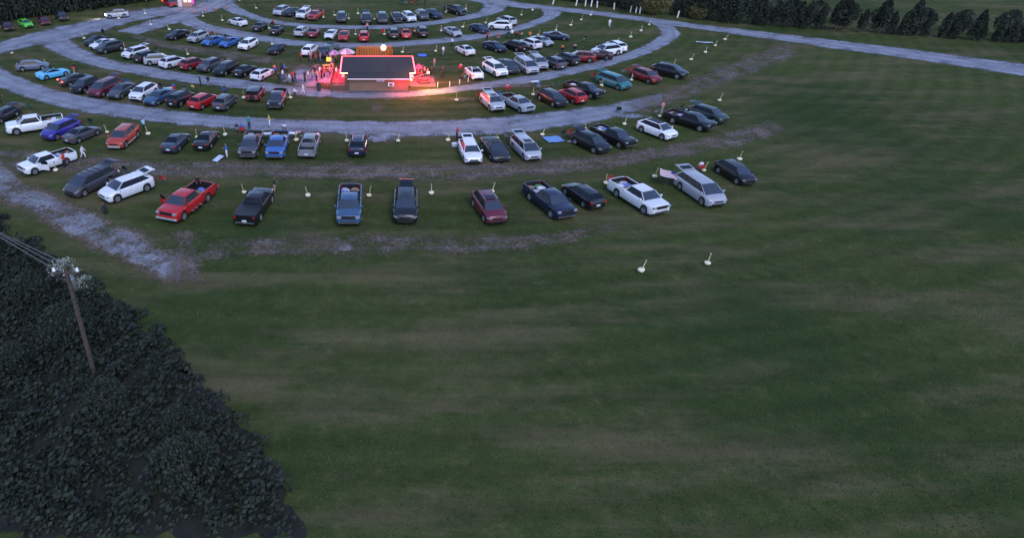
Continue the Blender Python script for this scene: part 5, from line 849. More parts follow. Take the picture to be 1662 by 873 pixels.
for x, y, pose, shirt, pants, rz, label, clabel in [(-10.2, 101.43, 's', 'red', 'black', 0.17, 'standing person in red top and black trousers in the queue by the building', 'folding camp chair under a seated person'),
(-8.99, 101.1, 's', 'black', 'black', 0.27, 'standing person in black top and black trousers in the queue by the building', 'folding camp chair under a seated person'),
(-8.7, 102.11, 's', 'pink', 'grey', -0.6, 'standing person in pink top and grey trousers in the queue by the building', 'folding camp chair under a seated person'),
(-8.04, 101.77, 's', 'black', 'blue', 0.64, 'standing person in black top and blue trousers in the queue by the building', 'folding camp chair under a seated person'),
(-7.52, 102.11, 's', 'brown', 'black', -0.33, 'standing person in brown top and black trousers in the queue by the building', 'folding camp chair under a seated person'),
(-6.84, 102.4, 's', 'blue', 'black', 0.05, 'standing person in blue top and black trousers in the queue by the building', 'folding camp chair under a seated person'),
(-5.33, 102.45, 's', 'yellow', 'brown', 0.06, 'standing person in yellow top and brown trousers in the queue by the building', 'folding camp chair under a seated person'),
(-12.17, 90.73, 'w', 'black', 'black', -0.46, 'walking person in black top and black trousers in the queue by the building', 'folding camp chair under a seated person'),
(-11.86, 92.42, 's', 'white', 'blue', 0.69, 'standing person in white top and blue trousers in the queue by the building', 'folding camp chair under a seated person'),
(-10.74, 90.45, 's', 'white', 'grey', 0.49, 'standing person in white top and grey trousers in the queue by the building', 'folding camp chair under a seated person'),
(-10.43, 91.57, 's', 'red', 'black', -0.6, 'standing person in red top and black trousers waiting at the head of the queue', 'folding camp chair under a seated person'),
(-10.05, 91.01, 'w', 'black', 'black', 0.25, 'walking person in black top and black trousers waiting at the head of the queue', 'folding camp chair under a seated person'),
(-8.74, 91.29, 's', 'black', 'black', -0.65, 'standing person in black top and black trousers waiting at the head of the queue', 'folding camp chair under a seated person'),
(-8.37, 91.85, 's', 'white', 'grey', 0.06, 'standing person in white top and grey trousers waiting at the head of the queue', 'folding camp chair under a seated person'),
(-7.75, 91.85, 'w', 'tan', 'blue', 0.71, 'walking person in tan top and blue trousers in the queue by the building', 'folding camp chair under a seated person'),
(-7.2, 91.57, 's', 'tan', 'black', 0.77, 'standing person in tan top and black trousers in the queue by the building', 'folding camp chair under a seated person'),
(-6.89, 93.58, 's', 'white', 'pink', 0.58, 'standing person in white top and pink trousers in the queue by the building', 'folding camp chair under a seated person'),
(-6.58, 92.71, 's', 'black', 'black', 0.8, 'standing person in black top and black trousers near the back patio tables', 'folding camp chair under a seated person'),
(-6.27, 93.29, 's', 'brown', 'black', -0.54, 'standing person in brown top and black trousers waiting at the head of the queue', 'folding camp chair under a seated person'),
(-5.73, 93.0, 's', 'black', 'blue', -0.35, 'standing person in black top and blue trousers waiting at the head of the queue', 'folding camp chair under a seated person'),
(-5.54, 93.88, 's', 'pink', 'black', -0.0, 'standing person in pink top and black trousers in the queue by the building', 'folding camp chair under a seated person'),
(-4.59, 93.58, 's', 'white', 'red', -0.22, 'standing person in white top and red trousers in the queue by the building', 'folding camp chair under a seated person'),
(-9.69, 85.44, 'k', 'white', 'black', -0.08, 'crouching person in white top and black trousers in the queue by the building', 'folding camp chair under a seated person'),
(-8.55, 85.94, 'w', 'white', 'white', 0.24, 'walking person in white top and white trousers in the queue by the building', 'folding camp chair under a seated person'),
(-13.4, 95.96, 't', 'orange', 'blue', 1.97, 'seated person in orange top and blue trousers by the white wagon', 'camp chair under the person in orange by the white wagon'),
(-12.93, 96.6, 't', 'green', 'black', 0.67, 'seated person in green top and black trousers in the queue by the building', 'camp chair under the person in green by the white wagon'),
(-12.02, 96.29, 't', 'blue', 'black', -0.44, 'seated person in blue top and black trousers in the queue by the building', 'camp chair under the person in blue by the white wagon'), (6.53, 93.29, 's', 'red', 'red', 2.24, 'standing person in red top and red trousers on the flood lit patio side', 'folding camp chair under a seated person'), (7.57, 93.58, 's', 'pink', 'black', 2.88, 'standing person in pink top and black trousers on the flood lit patio side', 'folding camp chair under a seated person'), (7.03, 91.85, 's', 'red', 'black', 2.51, 'standing person in red top and black trousers on the flood lit patio side', 'folding camp chair under a seated person'), (9.21, 98.16, 's', 'pink', 'grey', 0.43, 'standing person in pink top and grey trousers on the flood lit patio side', 'folding camp chair under a seated person'), (8.5, 93.58, 's', 'black', 'black', 1.33, 'standing person in black top and black trousers on the flood lit patio side', 'folding camp chair under a seated person'), (10.03, 93.58, 's', 'black', 'black', -1.79, 'standing person in black top and black trousers beside the neon lit patio', 'folding camp chair under a seated person'), (11.15, 104.9, 's', 'white', 'grey', 2.06, 'standing person in white top and grey trousers by the white sedan', 'folding camp chair under a seated person'), (13.0, 110.1, 's', 'white', 'black', 0.46, 'standing person in white top and black trousers by the white sedan', 'folding camp chair under a seated person'), (12.89, 96.76, 't', 'pink', 'black', 1.13, 'seated person in pink top and black trousers by the white sedan', 'camp chair under the person in pink by the white sedan'), (12.79, 92.42, 't', 'brown', 'black', 2.06, 'seated person in brown top and black trousers by the white sedan', 'camp chair under the person in brown by the white sedan'),
(-22.46, 89.63, 's', 'green', 'black', -2.55, 'standing person in green top and black trousers by the black suv', 'folding camp chair under a seated person'),
(-21.29, 89.08, 's', 'black', 'grey', 1.86, 'standing person in black top and grey trousers by the black suv', 'folding camp chair under a seated person'),
(-18.66, 86.71, 't', 'brown', 'black', 1.22, 'seated person in brown top and black trousers by the dark red offroader', 'camp chair under the person in brown by the dark red offroader'),
(-13.56, 73.45, 's', 'teal', 'black', -1.28, 'standing person in teal top and black trousers by the black sedan', 'folding camp chair under a seated person'),
(-14.79, 72.48, 't', 'black', 'black', 1.94, 'seated person in black top and black trousers by the black sedan', 'camp chair under the person in black by the black sedan'),
(-14.2, 72.28, 't', 'blue', 'grey', 1.69, 'seated person in blue top and grey trousers by the black sedan', 'camp chair under the person in blue by the black sedan'),
(-11.34, 74.04, 's', 'yellow', 'white', -2.82, 'standing person in yellow top and white trousers by the mauve grey pickup', 'folding camp chair under a seated person'),
(-9.49, 72.48, 't', 'white', 'grey', 1.4, 'seated person in white top and grey trousers by the blue pickup', 'camp chair under the person in white by the blue pickup'),
(-25.21, 72.86, 's', 'light blue', 'black', 2.36, 'standing person in light blue top and black trousers by the orange red suv', 'folding camp chair under a seated person'),
(-30.17, 62.64, 's', 'red', 'black', 2.98, 'standing person in red top and black trousers by the white pickup', 'folding camp chair under a seated person'),
(-29.18, 64.88, 'w', 'white', 'white', 0.03, 'walking person in white top and white trousers by the white pickup', 'folding camp chair under a seated person'),
(-14.57, 65.08, 's', 'blue', 'white', 3.09, 'standing person in blue top and white trousers by the mauve grey pickup', 'folding camp chair under a seated person'),
(-15.73, 56.99, 'b', 'black', 'black', -1.18, 'bed seated person in black top and black trousers by the red pickup', 'folding camp chair under a seated person'),
(-7.97, 100.77, 's', 'red', 'black', 0.26, 'standing person in red top and black trousers near the back patio tables', 'folding camp chair under a seated person'),
(-7.26, 101.1, 's', 'grey', 'blue', -0.38, 'standing person in grey top and blue trousers in the queue by the building', 'folding camp chair under a seated person'),
(-5.79, 100.77, 'w', 'white', 'black', 0.28, 'walking person in white top and black trousers in the queue by the building', 'folding camp chair under a seated person'),
(-6.3, 102.11, 's', 'black', 'tan', -0.63, 'standing person in black top and tan trousers in the queue by the building', 'folding camp chair under a seated person'),
(-4.98, 100.77, 's', 'tan', 'black', -0.2, 'standing person in tan top and black trousers waiting at the head of the queue', 'folding camp chair under a seated person'), (6.89, 95.07, 's', 'white', 'blue', 2.84, 'standing person in white top and blue trousers on the flood lit patio side', 'folding camp chair under a seated person'), (7.37, 94.47, 's', 'brown', 'black', 2.46, 'standing person in brown top and black trousers on the flood lit patio side', 'folding camp chair under a seated person'), (7.82, 92.42, 's', 'grey', 'black', -0.76, 'standing person in grey top and black trousers on the flood lit patio side', 'folding camp chair under a seated person'),
(-5.39, 97.85, 's', 'blue', 'tan', 0.13, 'standing person in blue top and tan trousers in the queue by the building', 'folding camp chair under a seated person'),
(-5.36, 95.37, 's', 'black', 'grey', 0.25, 'standing person in black top and grey trousers in the queue by the building', 'folding camp chair under a seated person'),
(-7.51, 93.58, 's', 'black', 'blue', 0.29, 'standing person in black top and blue trousers near the back patio tables', 'folding camp chair under a seated person'),
(-22.76, 52.51, 'k', 'black', 'black', 2.73, 'crouching person in black top and black trousers by the white suv', 'folding camp chair under a seated person'),
(-8.75, 56.94, 's', 'black', 'tan', 0.04, 'standing person in black top and tan trousers by the black pickup', 'folding camp chair under a seated person'), (9.43, 70.05, 's', 'red', 'black', -0.43, 'standing person in red top and black trousers by the white wagon', 'folding camp chair under a seated person'), (34.77, 78.63, 's', 'pink', 'grey', 1.37, 'standing person in pink top and grey trousers by the black pickup', 'folding camp chair under a seated person'), (42.01, 123.83, 'w', 'white', 'white', -1.63, 'walking person in white top and white trousers by the navy sedan', 'folding camp chair under a seated person'), (35.17, 113.68, 't', 'black', 'yellow', 2.05, 'seated person in black top and yellow trousers by the navy sedan', 'camp chair under the person in black by the navy sedan'),
(-44.8, 143.94, 's', 'white', 'black', 0.13, 'standing person in white top and black trousers by the red sedan', 'folding camp chair under a seated person'),
(-45.34, 81.8, 's', 'black', 'black', 0.3, 'standing person in black top and black trousers by the dark grey wagon', 'folding camp chair under a seated person'), (6.44, 143.94, 't', 'black', 'black', 1.49, 'seated person in black top and black trousers by the navy sedan', 'camp chair under the person in black between navy sedan and black pickup'), (7.4, 143.32, 't', 'brown', 'black', 1.09, 'seated person in brown top and black trousers by the black pickup', 'camp chair under the person in brown by the black pickup'), (8.42, 143.94, 't', 'black', 'blue', 1.7, 'seated person in black top and blue trousers by the black pickup', 'camp chair under the person in black by the black pickup'), (9.37, 143.32, 't', 'black', 'black', 1.7, 'seated person in black top and black trousers by the black pickup', 'camp chair under the person in black between black pickup and navy sedan'), (11.01, 142.1, 's', 'black', 'black', -0.21, 'standing person in black top and black trousers by the black pickup', 'folding camp chair under a seated person'), (26.13, 114.36, 's', 'orange', 'black', 1.11, 'standing person in orange top and black trousers by the silver sedan', 'folding camp chair under a seated person'), (22.94, 116.18, 't', 'black', 'black', 1.78, 'seated person in black top and black trousers behind the navy sedan, sixth row', 'camp chair under the person in black between navy sedan and silver sedan'), (23.48, 115.76, 's', 'white', 'black', 1.48, 'standing person in white top and black trousers by the silver sedan', 'folding camp chair under a seated person'), (24.37, 116.18, 't', 'red', 'black', 1.13, 'seated person in red top and black trousers by the silver sedan', 'camp chair under the person in red by the silver sedan'), (25.11, 115.76, 't', 'tan', 'black', 2.03, 'seated person in tan top and black trousers by the silver sedan', 'camp chair under the person in tan by the silver sedan'), (21.03, 114.5, 't', 'red', 'black', 1.53, 'seated person in red top and black trousers by the black suv', 'camp chair under the person in red by the black suv'), (19.15, 114.09, 's', 'red', 'black', 0.57, 'standing person in red top and black trousers by the navy sedan', 'folding camp chair under a seated person'), (29.76, 107.07, 't', 'orange', 'black', 1.43, 'seated person in orange top and black trousers by the white suv', 'camp chair under the person in orange by the white suv'), (31.86, 107.81, 't', 'pink', 'black', 1.44, 'seated person in pink top and black trousers by the white suv', 'camp chair under the person in pink by the white suv'), (22.04, 88.02, 't', 'blue', 'grey', 1.37, 'seated person in blue top and grey trousers by the red suv', 'camp chair under the person in blue by the red suv'),
(-25.4, 87.23, 't', 'blue', 'black', 1.84, 'seated person in blue top and black trousers by the white suv', 'camp chair under the person in blue by the white suv'),
(-23.92, 86.71, 't', 'black', 'blue', 1.64, 'seated person in black top and blue trousers by the slate blue sedan', 'camp chair under the person in black by the slate blue sedan'),
(-22.86, 86.97, 't', 'yellow', 'black', 1.38, 'seated person in yellow top and black trousers by the black suv', 'camp chair under the person in yellow by the black suv'),
(-0.42, 120.58, 's', 'pink', 'black', -1.72, 'standing person in pink top and black trousers by the red suv', 'folding camp chair under a seated person'), (7.48, 117.45, 't', 'pink', 'black', 1.31, 'seated person in pink top and black trousers by the black suv', 'camp chair under the person in pink by the black suv'), (2.29, 118.34, 't', 'red', 'black', 1.51, 'seated person in red top and black trousers by the dark grey suv', 'camp chair under the person in red by the dark grey suv'),
(-17.07, 124.84, 't', 'red', 'black', 1.17, 'seated person in red top and black trousers by the black sedan', 'camp chair under the person in red by the black sedan'), (29.76, 79.07, 't', 'grey', 'black', 1.4, 'seated person in grey top and black trousers by the red suv', 'camp chair under the person in grey by the red suv'), (32.41, 61.83, 't', 'white', 'grey', 1.51, 'seated person in white top and grey trousers by the black suv', 'camp chair under the person in white by the black suv'),
(-28.97, 87.98, 't', 'black', 'black', 1.24, 'seated person in black top and black trousers by the white suv', 'camp chair under the person in black by the white suv'),
(-45.1, 118.78, 't', 'black', 'black', 1.72, 'seated person in black top and black trousers behind the black sedan, fourth row', 'camp chair under the person in black between black sedan and white sedan'),
(-41.75, 96.6, 't', 'black', 'black', 1.52, 'seated person in black top and black trousers by the light blue coupe', 'camp chair under the person in black by the light blue coupe'),
(-39.29, 76.28, 't', 'brown', 'black', 1.19, 'seated person in brown top and black trousers by the dark grey wagon', 'camp chair under the person in brown by the dark grey wagon'), (22.67, 70.79, 't', 'black', 'black', 1.26, 'seated person in black top and black trousers by the black suv', 'camp chair under the person in black by the black suv'), (17.87, 87.23, 't', 'pink', 'black', 1.91, 'seated person in pink top and black trousers by the silver pickup', 'camp chair under the person in pink by the silver pickup')]:
    inbed = pose == "b"; pose = "k" if inbed else pose
    o = ob("person", HUM[pose]['body'], None, (x, y, zi * .004 + (.67 if inbed else .02)), (0, 0, rz), scale=.85 * rnd.uniform(.95, 1.05))
    ob("shirt", HUM[pose]['shirt'], o, color=CL[shirt]); ob("trousers", HUM[pose]['trousers'], o, color=CL[pants]); ob("hair", HUM[pose]['hair'], o); ob("shoes", HUM[pose]['shoes'], o)
    tag(o, label, "person", "people at the drive-in")
    if pose == 't':
        make_chair(x - .1 * math.cos(rz), y - .1 * math.sin(rz), rz, CL[rnd.choice(('blue', 'black', 'red', 'green', 'grey'))], clabel)

for x, y, rz, cn, label in CHAIRS: make_chair(x, y, rz, CL[cn], label)

# ------------------------------------------------------------------ snack building with red neon
GZ = zi * .004
ROOFM = mat("dark_shingle", (.026, .023, .029), rough=.85, vary=.35, scale=3, bump=.5)
SIDING = mat("tan_siding", (.23, .135, .09), rough=.8, vary=.1, scale=4)
TRIM = mat("white_trim", (.55, .55, .55), rough=.5)
NEON = mat("red_neon", (.9, .3, .3), emit=(1.0, .055, .085), es=4.2, vary=0)
NEONW = mat("pink_neon", (1, .6, .6), emit=(1.0, .33, .34), es=20, vary=0)
WARM = mat("warm_lamp", (1, .8, .5), emit=(1.0, .42, .12), es=3.5, vary=0)
GLOBE = mat("globe_lamp", (1, .95, .8), emit=(1.0, .74, .40), es=.42, vary=0)
PLANK = mat("orange_plank", (.42, .13, .03), rough=.75, vary=.3, scale=5)
FPLANK = mat("brown_plank", (.13, .08, .055), rough=.8, vary=.3, scale=5)
CONC_GLOW = mat("concrete_neon_tint", (.26, .12, .12), rough=.85, vary=.12, scale=2)  # concrete with the neon's red light mixed into its colour

b = tag(ob("snack_building", None, None, (1.1, 91.7, GZ), scale=(1, 1, .87)), "low tan snack building with dark shingle roof outlined in glowing red neon", "building")
bx, by = 1.1, 90.9
def part(name, mb, m, par, **kw):
    return ob(name, mb.mesh(name, m), par, **kw)
def BX(*a): 
    m_ = MB(); m_.box(*a); return m_
# walls
wl = MB()
wl.box((1.18 - bx, 86.62 - by, .95), (7.62, .16, 1.9))
wl.box((-3.25 - bx, 92.0 - by, 1.05), (.16, 7.0, 2.1)); wl.box((5.35 - bx, 92.0 - by, 1.05), (.16, 7.0, 2.1)); wl.box((1.05 - bx, 95.4 - by, 1.1), (8.44, .16, 2.2))
wl.box((-2.55 - bx, 87.6 - by, .95), (.16, 1.8, 1.9)); wl.box((4.91 - bx, 87.6 - by, .95), (.16, 1.8, 1.9)); wl.box((-2.9 - bx, 88.55 - by, 1.02), (.86, .14, 2.04)); wl.box((5.13 - bx, 88.55 - by, 1.02), (.3, .14, 2.04))
part("wall", wl, SIDING, b)
for k in range(7):   # siding boards on the front wall, each a little proud of the next
    part("siding_board", BX((1.18 - bx, 86.53 - by, .12 + k * .26), (7.64, .03, .24), 0, Matrix.Rotation(.06, 3, 'X')), SIDING, b)
part("foundation", BX((1.18 - bx, 86.5 - by, .03), (7.8, .3, .1)), mat("foundation", (.12, .12, .12)), b)
def slab(x0, x1, y0, z0, y1, z1, th, m, nm, x2=None, x3=None):
    m_ = MB(); x2 = x0 if x2 is None else x2; x3 = x1 if x3 is None else x3
    P = [(x0, y0, z0), (x1, y0, z0), (x3, y1, z1), (x2, y1, z1)]
    P = [(p[0] - bx, p[1] - by, p[2]) for p in P]; Q = [(p[0], p[1], p[2] - th) for p in P]
    m_.face(P); m_.face(Q[::-1])
    for k in range(4): m_.face([P[k], Q[k], Q[(k + 1) % 4], P[(k + 1) % 4]])
    return part(nm, m_, m, b)
slab(-3.8, 5.92, 88.30, 2.15, 95.8, 2.30, .10, ROOFM, "roof")
slab(-2.84, 5.18, 86.05, 1.97, 88.28, 2.12, .08, ROOFM, "roof")
for k in range(26):  # shingle courses
    y0 = 88.32 + k * .285; z0 = 2.15 + (y0 - 88.3) * .02
    slab(-3.79, 5.91, y0, z0 + .022, y0 + .29, z0 + .006 + .0058, .02, ROOFM, "shingle_course")
for k in range(8):
    y0 = 86.06 + k * .27; z0 = 1.97 + (y0 - 86.05) * .0673
    slab(-2.83, 5.17, y0, z0 + .022, y0 + .275, z0 + .006 + .0185, .02, ROOFM, "shingle_course")
part("fascia", BX((1.17 - bx, 86.01 - by, 1.93), (8.06, .05, .15)), TRIM, b)
part("fascia", BX((-3.33 - bx, 88.25 - by, 2.09), (.96, .05, .15)), TRIM, b); part("fascia", BX((5.56 - bx, 88.25 - by, 2.09), (.74, .05, .15)), TRIM, b)
def tube(a, c, m, r_=.065):
    m_ = MB(); m_.bar((a[0] - bx, a[1] - by, a[2]), (c[0] - bx, c[1] - by, c[2]), r_, 8); return part("neon_tube", m_, m, b)
tube((-3.87, 88.25, 2.14), (-3.87, 95.8, 2.33), NEON); tube((5.99, 88.25, 2.14), (5.99, 95.8, 2.33), NEON)
tube((-3.85, 95.87, 2.34), (5.97, 95.87, 2.34), NEON, .022)
tube((-3.85, 88.2, 2.12), (-2.9, 88.2, 2.12), WARM, .05); tube((5.25, 88.2, 2.12), (5.97, 88.2, 2.12), WARM, .05)
tube((5.24, 86.0, 1.99), (5.24, 88.2, 2.14), NEON); tube((3.1, 85.93, 1.97), (5.22, 85.93, 1.97), NEON, .06); tube((-2.8, 85.96, 1.97), (3.08, 85.96, 1.97), mat("dim_pink_tube", (.8, .6, .6), emit=(1, .45, .45), es=.30, vary=0), .03)
# added point lights that strengthen the neon's red glow on patios and wall
def lamp(name, typ, loc, col, e, par, **kw):
    l_ = bpy.data.lights.new(name, typ); l_.energy = e; l_.color = col
    for k, v in kw.items(): setattr(l_, k, v)
    o = ob(name, l_, par, loc)
    return o
lamp("neon_glow", 'POINT', (-5.4 - bx, 90.8 - by, 2.1), (1, .08, .16), 700, b, shadow_soft_size=.4)
lamp("neon_glow", 'POINT', (6.7 - bx, 90.0 - by, 1.9), (1, .03, .07), 650, b, shadow_soft_size=.4)
lamp("neon_glow", 'POINT', (4.3 - bx, 85.5 - by, 1.6), (1, .02, .05), 150, b, shadow_soft_size=.3)
lamp("neon_glow", 'POINT', (-5.5 - bx, 94.0 - by, 2.2), (1, .16, .22), 300, b, shadow_soft_size=.4)
# flood lamp on the right corner
fb = BX((5.36 - bx, 86.3 - by, 1.75), (.22, .16, .14)); part("flood_lamp", fb, WARM, b)
part("flood_bracket", (lambda q: (q.bar((5.3 - bx, 86.4 - by, 1.85), (7.5 - bx, 86.6 - by, 2.7), .03, 5), q)[1])(MB()), METAL, b)
part("flood_lamp", BX((7.55 - bx, 86.6 - by, 2.7), (.25, .2, .12)), WARM, b)
lamp("flood_beam", 'POINT', (8.0 - bx, 86.6 - by, 3.4), (1, .42, .12), 1200, b, shadow_soft_size=.2)
# sign and air conditioner on the front wall
sg_ = part("wall_sign", BX((1.4 - bx, 86.44 - by, 1.62), (1.0, .05, .34)), mat("sign_face", (.6, .66, .72), rough=.5), b)
for k in range(3): part("print_line", BX((1.4 - bx, 86.41 - by, 1.70 - k * .09), (.7 - .12 * k, .006, .03)), mat("sign_ink", (.15, .2, .4)), sg_)
ac = part("air_conditioner", BX((2.75 - bx, 86.33 - by, 1.08), (.78, .34, .5)), PLASTIC_W, b)
part("grille", BX((2.75 - bx, 86.15 - by, 1.08), (.42, .03, .3)), BLACK, ac)
for k in range(4): part("grille_bar", BX((2.75 - bx, 86.125 - by, .98 + k * .07), (.42, .02, .015)), METAL, ac)
# side counters and doors
for x0, sx in ((-3.36, -1), (5.46, 1)):
    part("serving_window", BX((x0 - bx, 91.2 - by, 1.35), (.06, 2.4, .8)), mat("lit_window", (.9, .5, .3), emit=(1, .42, .2), es=.8), b)
    part("counter", BX((x0 + sx * .2 - bx, 91.2 - by, .92), (.4, 2.6, .07)), TRIM, b)
    part("door", BX((x0 - bx, 94.3 - by, .95), (.07, .95, 1.85)), mat("red_door", (.3, .05, .04), rough=.5), b)

# patios
def sheet(name, x0, x1, y0, y1, z, m):
    m_ = MB(); m_.box(((x0 + x1) / 2, (y0 + y1) / 2, z / 2 + .0), (x1 - x0, y1 - y0, z)); return tag(part(name, m_, m, None), kind='structure')
sheet("patio", -5.1, -3.36, 89.4, 97.3, GZ + .05, mat("floor_neon_tint", (.30, .05, .06), rough=.7)); sheet("patio", 5.46, 8.8, 89.4, 94.6, GZ + .05, CONC_GLOW)  # both floor colours carry the red neon light painted in

def fence(name, pts, h, n, m, label, wd=.13):
    """upright boards along a polyline"""
    o = tag(ob(name, None, None, (pts[0][0], pts[0][1], GZ)), label, "fence")
    bd = MB(); bd.box((0, 0, h / 2), (wd, .03, h)); bme = bd.mesh("slat", m)
    pm = MB(); pm.box((0, 0, h / 2 + .04), (.1, .1, h + .08)); pme = pm.mesh("post", m)
    for (ax, ay), (cx, cy) in zip(pts, pts[1:]):
        L_ = math.hypot(cx - ax, cy - ay); k_ = int(L_ / (wd + .05)); a_ = math.atan2(cy - ay, cx - ax)
        for k in range(k_):
            t = (k + .5) / k_; s_ = ob("slat", bme, o, (ax + (cx - ax) * t - pts[0][0], ay + (cy - ay) * t - pts[0][1], rnd.uniform(-.02, .02)), (0, 0, a_))
        for zz in (h * .25, h * .8):
            q = MB(); q.bar((ax - pts[0][0], ay - pts[0][1] + .04, zz), (cx - pts[0][0], cy - pts[0][1] + .04, zz), .035, 4); ob("rail", q.mesh("rail", m), o)
        for q in ((ax, ay), (cx, cy)): ob("post", pme, o, (q[0] - pts[0][0], q[1] - pts[0][1], 0), (0, 0, a_))
    return o
fence("wooden_fence", [(-5.05, 89.1), (-5.05, 87.35), (-2.75, 87.35)], 1.15, 2, FPLANK, "brown board fence closing the corner at the front of the snack building")
fence("wooden_fence", [(-5.1, 89.3), (-5.1, 97.0)], .9, 2, mat("red_plank", (.26, .08, .06), rough=.8), "low red board fence along the queue side of the patio")
fence("wooden_fence", [(-1.9, 100.2), (-1.9, 103.6), (3.3, 103.6), (3.3, 100.2)], 1.75, 2, PLANK, "tall orange wood plank fence enclosing the yard behind the building", wd=.3)
lamp_o = tag(ob("globe_lamp", None, None, (2.0, 101.0, GZ)), "large glowing cream globe lamp on a pole beside the orange plank fence", "lamp")
m_ = MB(); m_.bar((0, 0, 0), (0, 0, 1.7), .05, 8); part("pole", m_, METAL, lamp_o)
m_ = MB(); m_.lathe([(.12, 1.68), (.28, 1.75), (.39, 1.9), (.42, 2.1), (.38, 2.3), (.25, 2.45), (.06, 2.51)], 20); part("globe", m_, GLOBE, lamp_o)
lamp("globe_light", 'POINT', (0, -.2, 2.8), (1, .6, .28), 120, lamp_o, shadow_soft_size=.5)

def umbrella(x, y, r_, c1, c2, label, lit):
    o = tag(ob("patio_umbrella", None, None, (x, y, GZ)), label, "umbrella")
    m_ = MB(); m_.bar((0, 0, 0), (0, 0, 2.05), .03, 6); part("pole", m_, METAL, o)
    a_, c_ = MB(), MB()
    for k in range(8):
        t0, t1 = 2 * PI * k / 8, 2 * PI * (k + 1) / 8
        rows = [[(q * r_ * math.cos(t), q * r_ * math.sin(t), 2.1 - .55 * q * q) for t in (t0, (t0 + t1) / 2, t1)] for q in (0.02, .35, .7, 1)]
        ob("canopy_panel", (lambda mm: (mm.grid(rows), mm.mesh("canopy_panel", CLOTH))[1])(MB()), o, color=c1 if k % 2 else c2)
    if lit: lamp("canopy_light", 'POINT', (0, 0, 1.5), (1, .6, .5), lit, o, shadow_soft_size=.2)
    return o
umbrella(-3.4, 100.6, 1.3, (.62, .5, .55), (.5, .22, .32), "pink and white patio umbrella glowing at the back corner of the building", 22)
umbrella(-5.2, 99.9, .8, (.4, .3, .4), (.25, .12, .32), "small mauve patio umbrella at the back patio corner", 0)
umbrella(6.6, 92.6, .62, (.25, .05, .12), (.2, .05, .14), "small magenta umbrella on the patio at the flood lamp side", 0)
def picnic(x, y, rz, c, label):
    o = tag(ob("picnic_table", None, None, (x, y, GZ), (0, 0, rz)), label, "table")
    for k in range(4): part("tabletop_plank", BX((0, -.3 + k * .2, .68), (1.6, .18, .04)), c, o)
    for sg in (1, -1):
        part("bench", BX((0, sg * .62, .4), (1.6, .24, .04)), c, o)
        for xx in (-.6, .6):
            m_ = MB(); m_.bar((xx, sg * .1, .67), (xx, sg * .62, 0), .04, 4); part("leg", m_, c, o)
    return o
YW = mat("yellow_wood", (.5, .33, .06), rough=.6)
picnic(-5.9, 97.2, .3, YW, "yellow picnic table at the back end of the red patio fence")
picnic(-7.6, 96.8, 1.3, FPLANK, "brown picnic table out on the dirt beside the yellow one")
picnic(7.3, 90.7, .2, mat("red_wood", (.4, .06, .05), rough=.6), "red picnic table on the patio at the flood lamp corner")
bn = tag(ob("trash_bin", None, None, (-6.6, 87.6, GZ)), "dark lidded trash bin standing by the queue at the brown fence", "trash bin")
m_ = MB(); m_.lathe([(.24, 0), (.28, .1), (.3, .8), (.31, .85)], 14); part("bin_body", m_, mat("bin_grey", (.05, .05, .055), rough=.6), bn)
m_ = MB(); m_.lathe([(.32, .85), (.3, .95), (.12, 1.02)], 14); part("lid", m_, BLACK, bn)
yb = tag(ob("menu_board", None, None, (-5.9, 99.3, GZ)), "yellow lit board standing at the back patio corner", "sign")
part("panel", BX((0, 0, .9), (.7, .06, .6)), mat("yellow_board", (.8, .55, .08), emit=(1, .6, .1), es=.35), yb)
for sg in (1, -1): part("leg", BX((sg * .4, 0, .3), (.06, .06, .6)), METAL, yb)

# low lamp posts along the lane edge right of the building
for i, (x, y, d) in enumerate(((8.95, 88.9, "nearest the flood lamp"), (10.6, 89.3, "second from the flood lamp"), (12.0, 90.2, "third, beside the white sedan"), (13.3, 91.3, "fourth, touching the grass by the white sedan"))):
    o = tag(ob("bollard", None, None, (x, y, GZ)), "short white stake at the lane edge, " + d, "bollard", "short stakes along the lane edge")
    m_ = MB(); m_.lathe([(.06, 0), (.055, .62), (.02, .68)], 8); part("post", m_, TRIM, o)
    m_ = MB(); m_.lathe([(.064, .48), (.064, .56)], 8); part("reflector_band", m_, mat("amber_band", (.6, .4, .1)), o)

# ------------------------------------------------------------------ ticket booth at the entrance
o = tag(ob("ticket_booth", None, None, (-36.2, 142.8, GZ)), "small pinkish ticket booth with lit windows at the entrance road", "booth")
BR = mat("pink_brick", (.36, .19, .17), rough=.85, vary=.25, scale=5)
part("wall", BX((-.3, 0, 1.2), (2.9, 2.6, 2.4)), BR, o)
part("roof", BX((-.1, 0, 2.5), (3.9, 3.4, .2)), ROOFM, o)
part("fascia", BX((-.1, -1.72, 2.45), (3.9, .05, .2)), TRIM, o)
for xx, c in ((-.1, (1, .75, .5)), (.75, (1, .5, .4))):
    part("window", BX((xx, -1.33, 1.35), (.6, .06, .9)), mat("booth_window_%d" % int(c[1] * 100), (.9, .8, .7), emit=c, es=.7), o)
part("door", BX((-1.2, -1.33, .95), (.7, .06, 1.8)), TRIM, o)
part("sign_panel", BX((1.35, -1.45, 1.5), (.35, .1, 1.6)), mat("magenta_panel", (.6, .05, .4), emit=(.9, .06, .6), es=.5), o)
for k in range(9): part("brick_course", BX((-.3, -1.315, .15 + k * .26), (2.92, .03, .05)), mat("mortar", (.3, .26, .25)), o)
lamp("booth_light", 'POINT', (.3, -2.3, 2.2), (1, .38, .22), 40, o, shadow_soft_size=.3)
lamp("booth_light", 'POINT', (2.5, 0, 2.2), (1, .3, .2), 30, o, shadow_soft_size=.3)
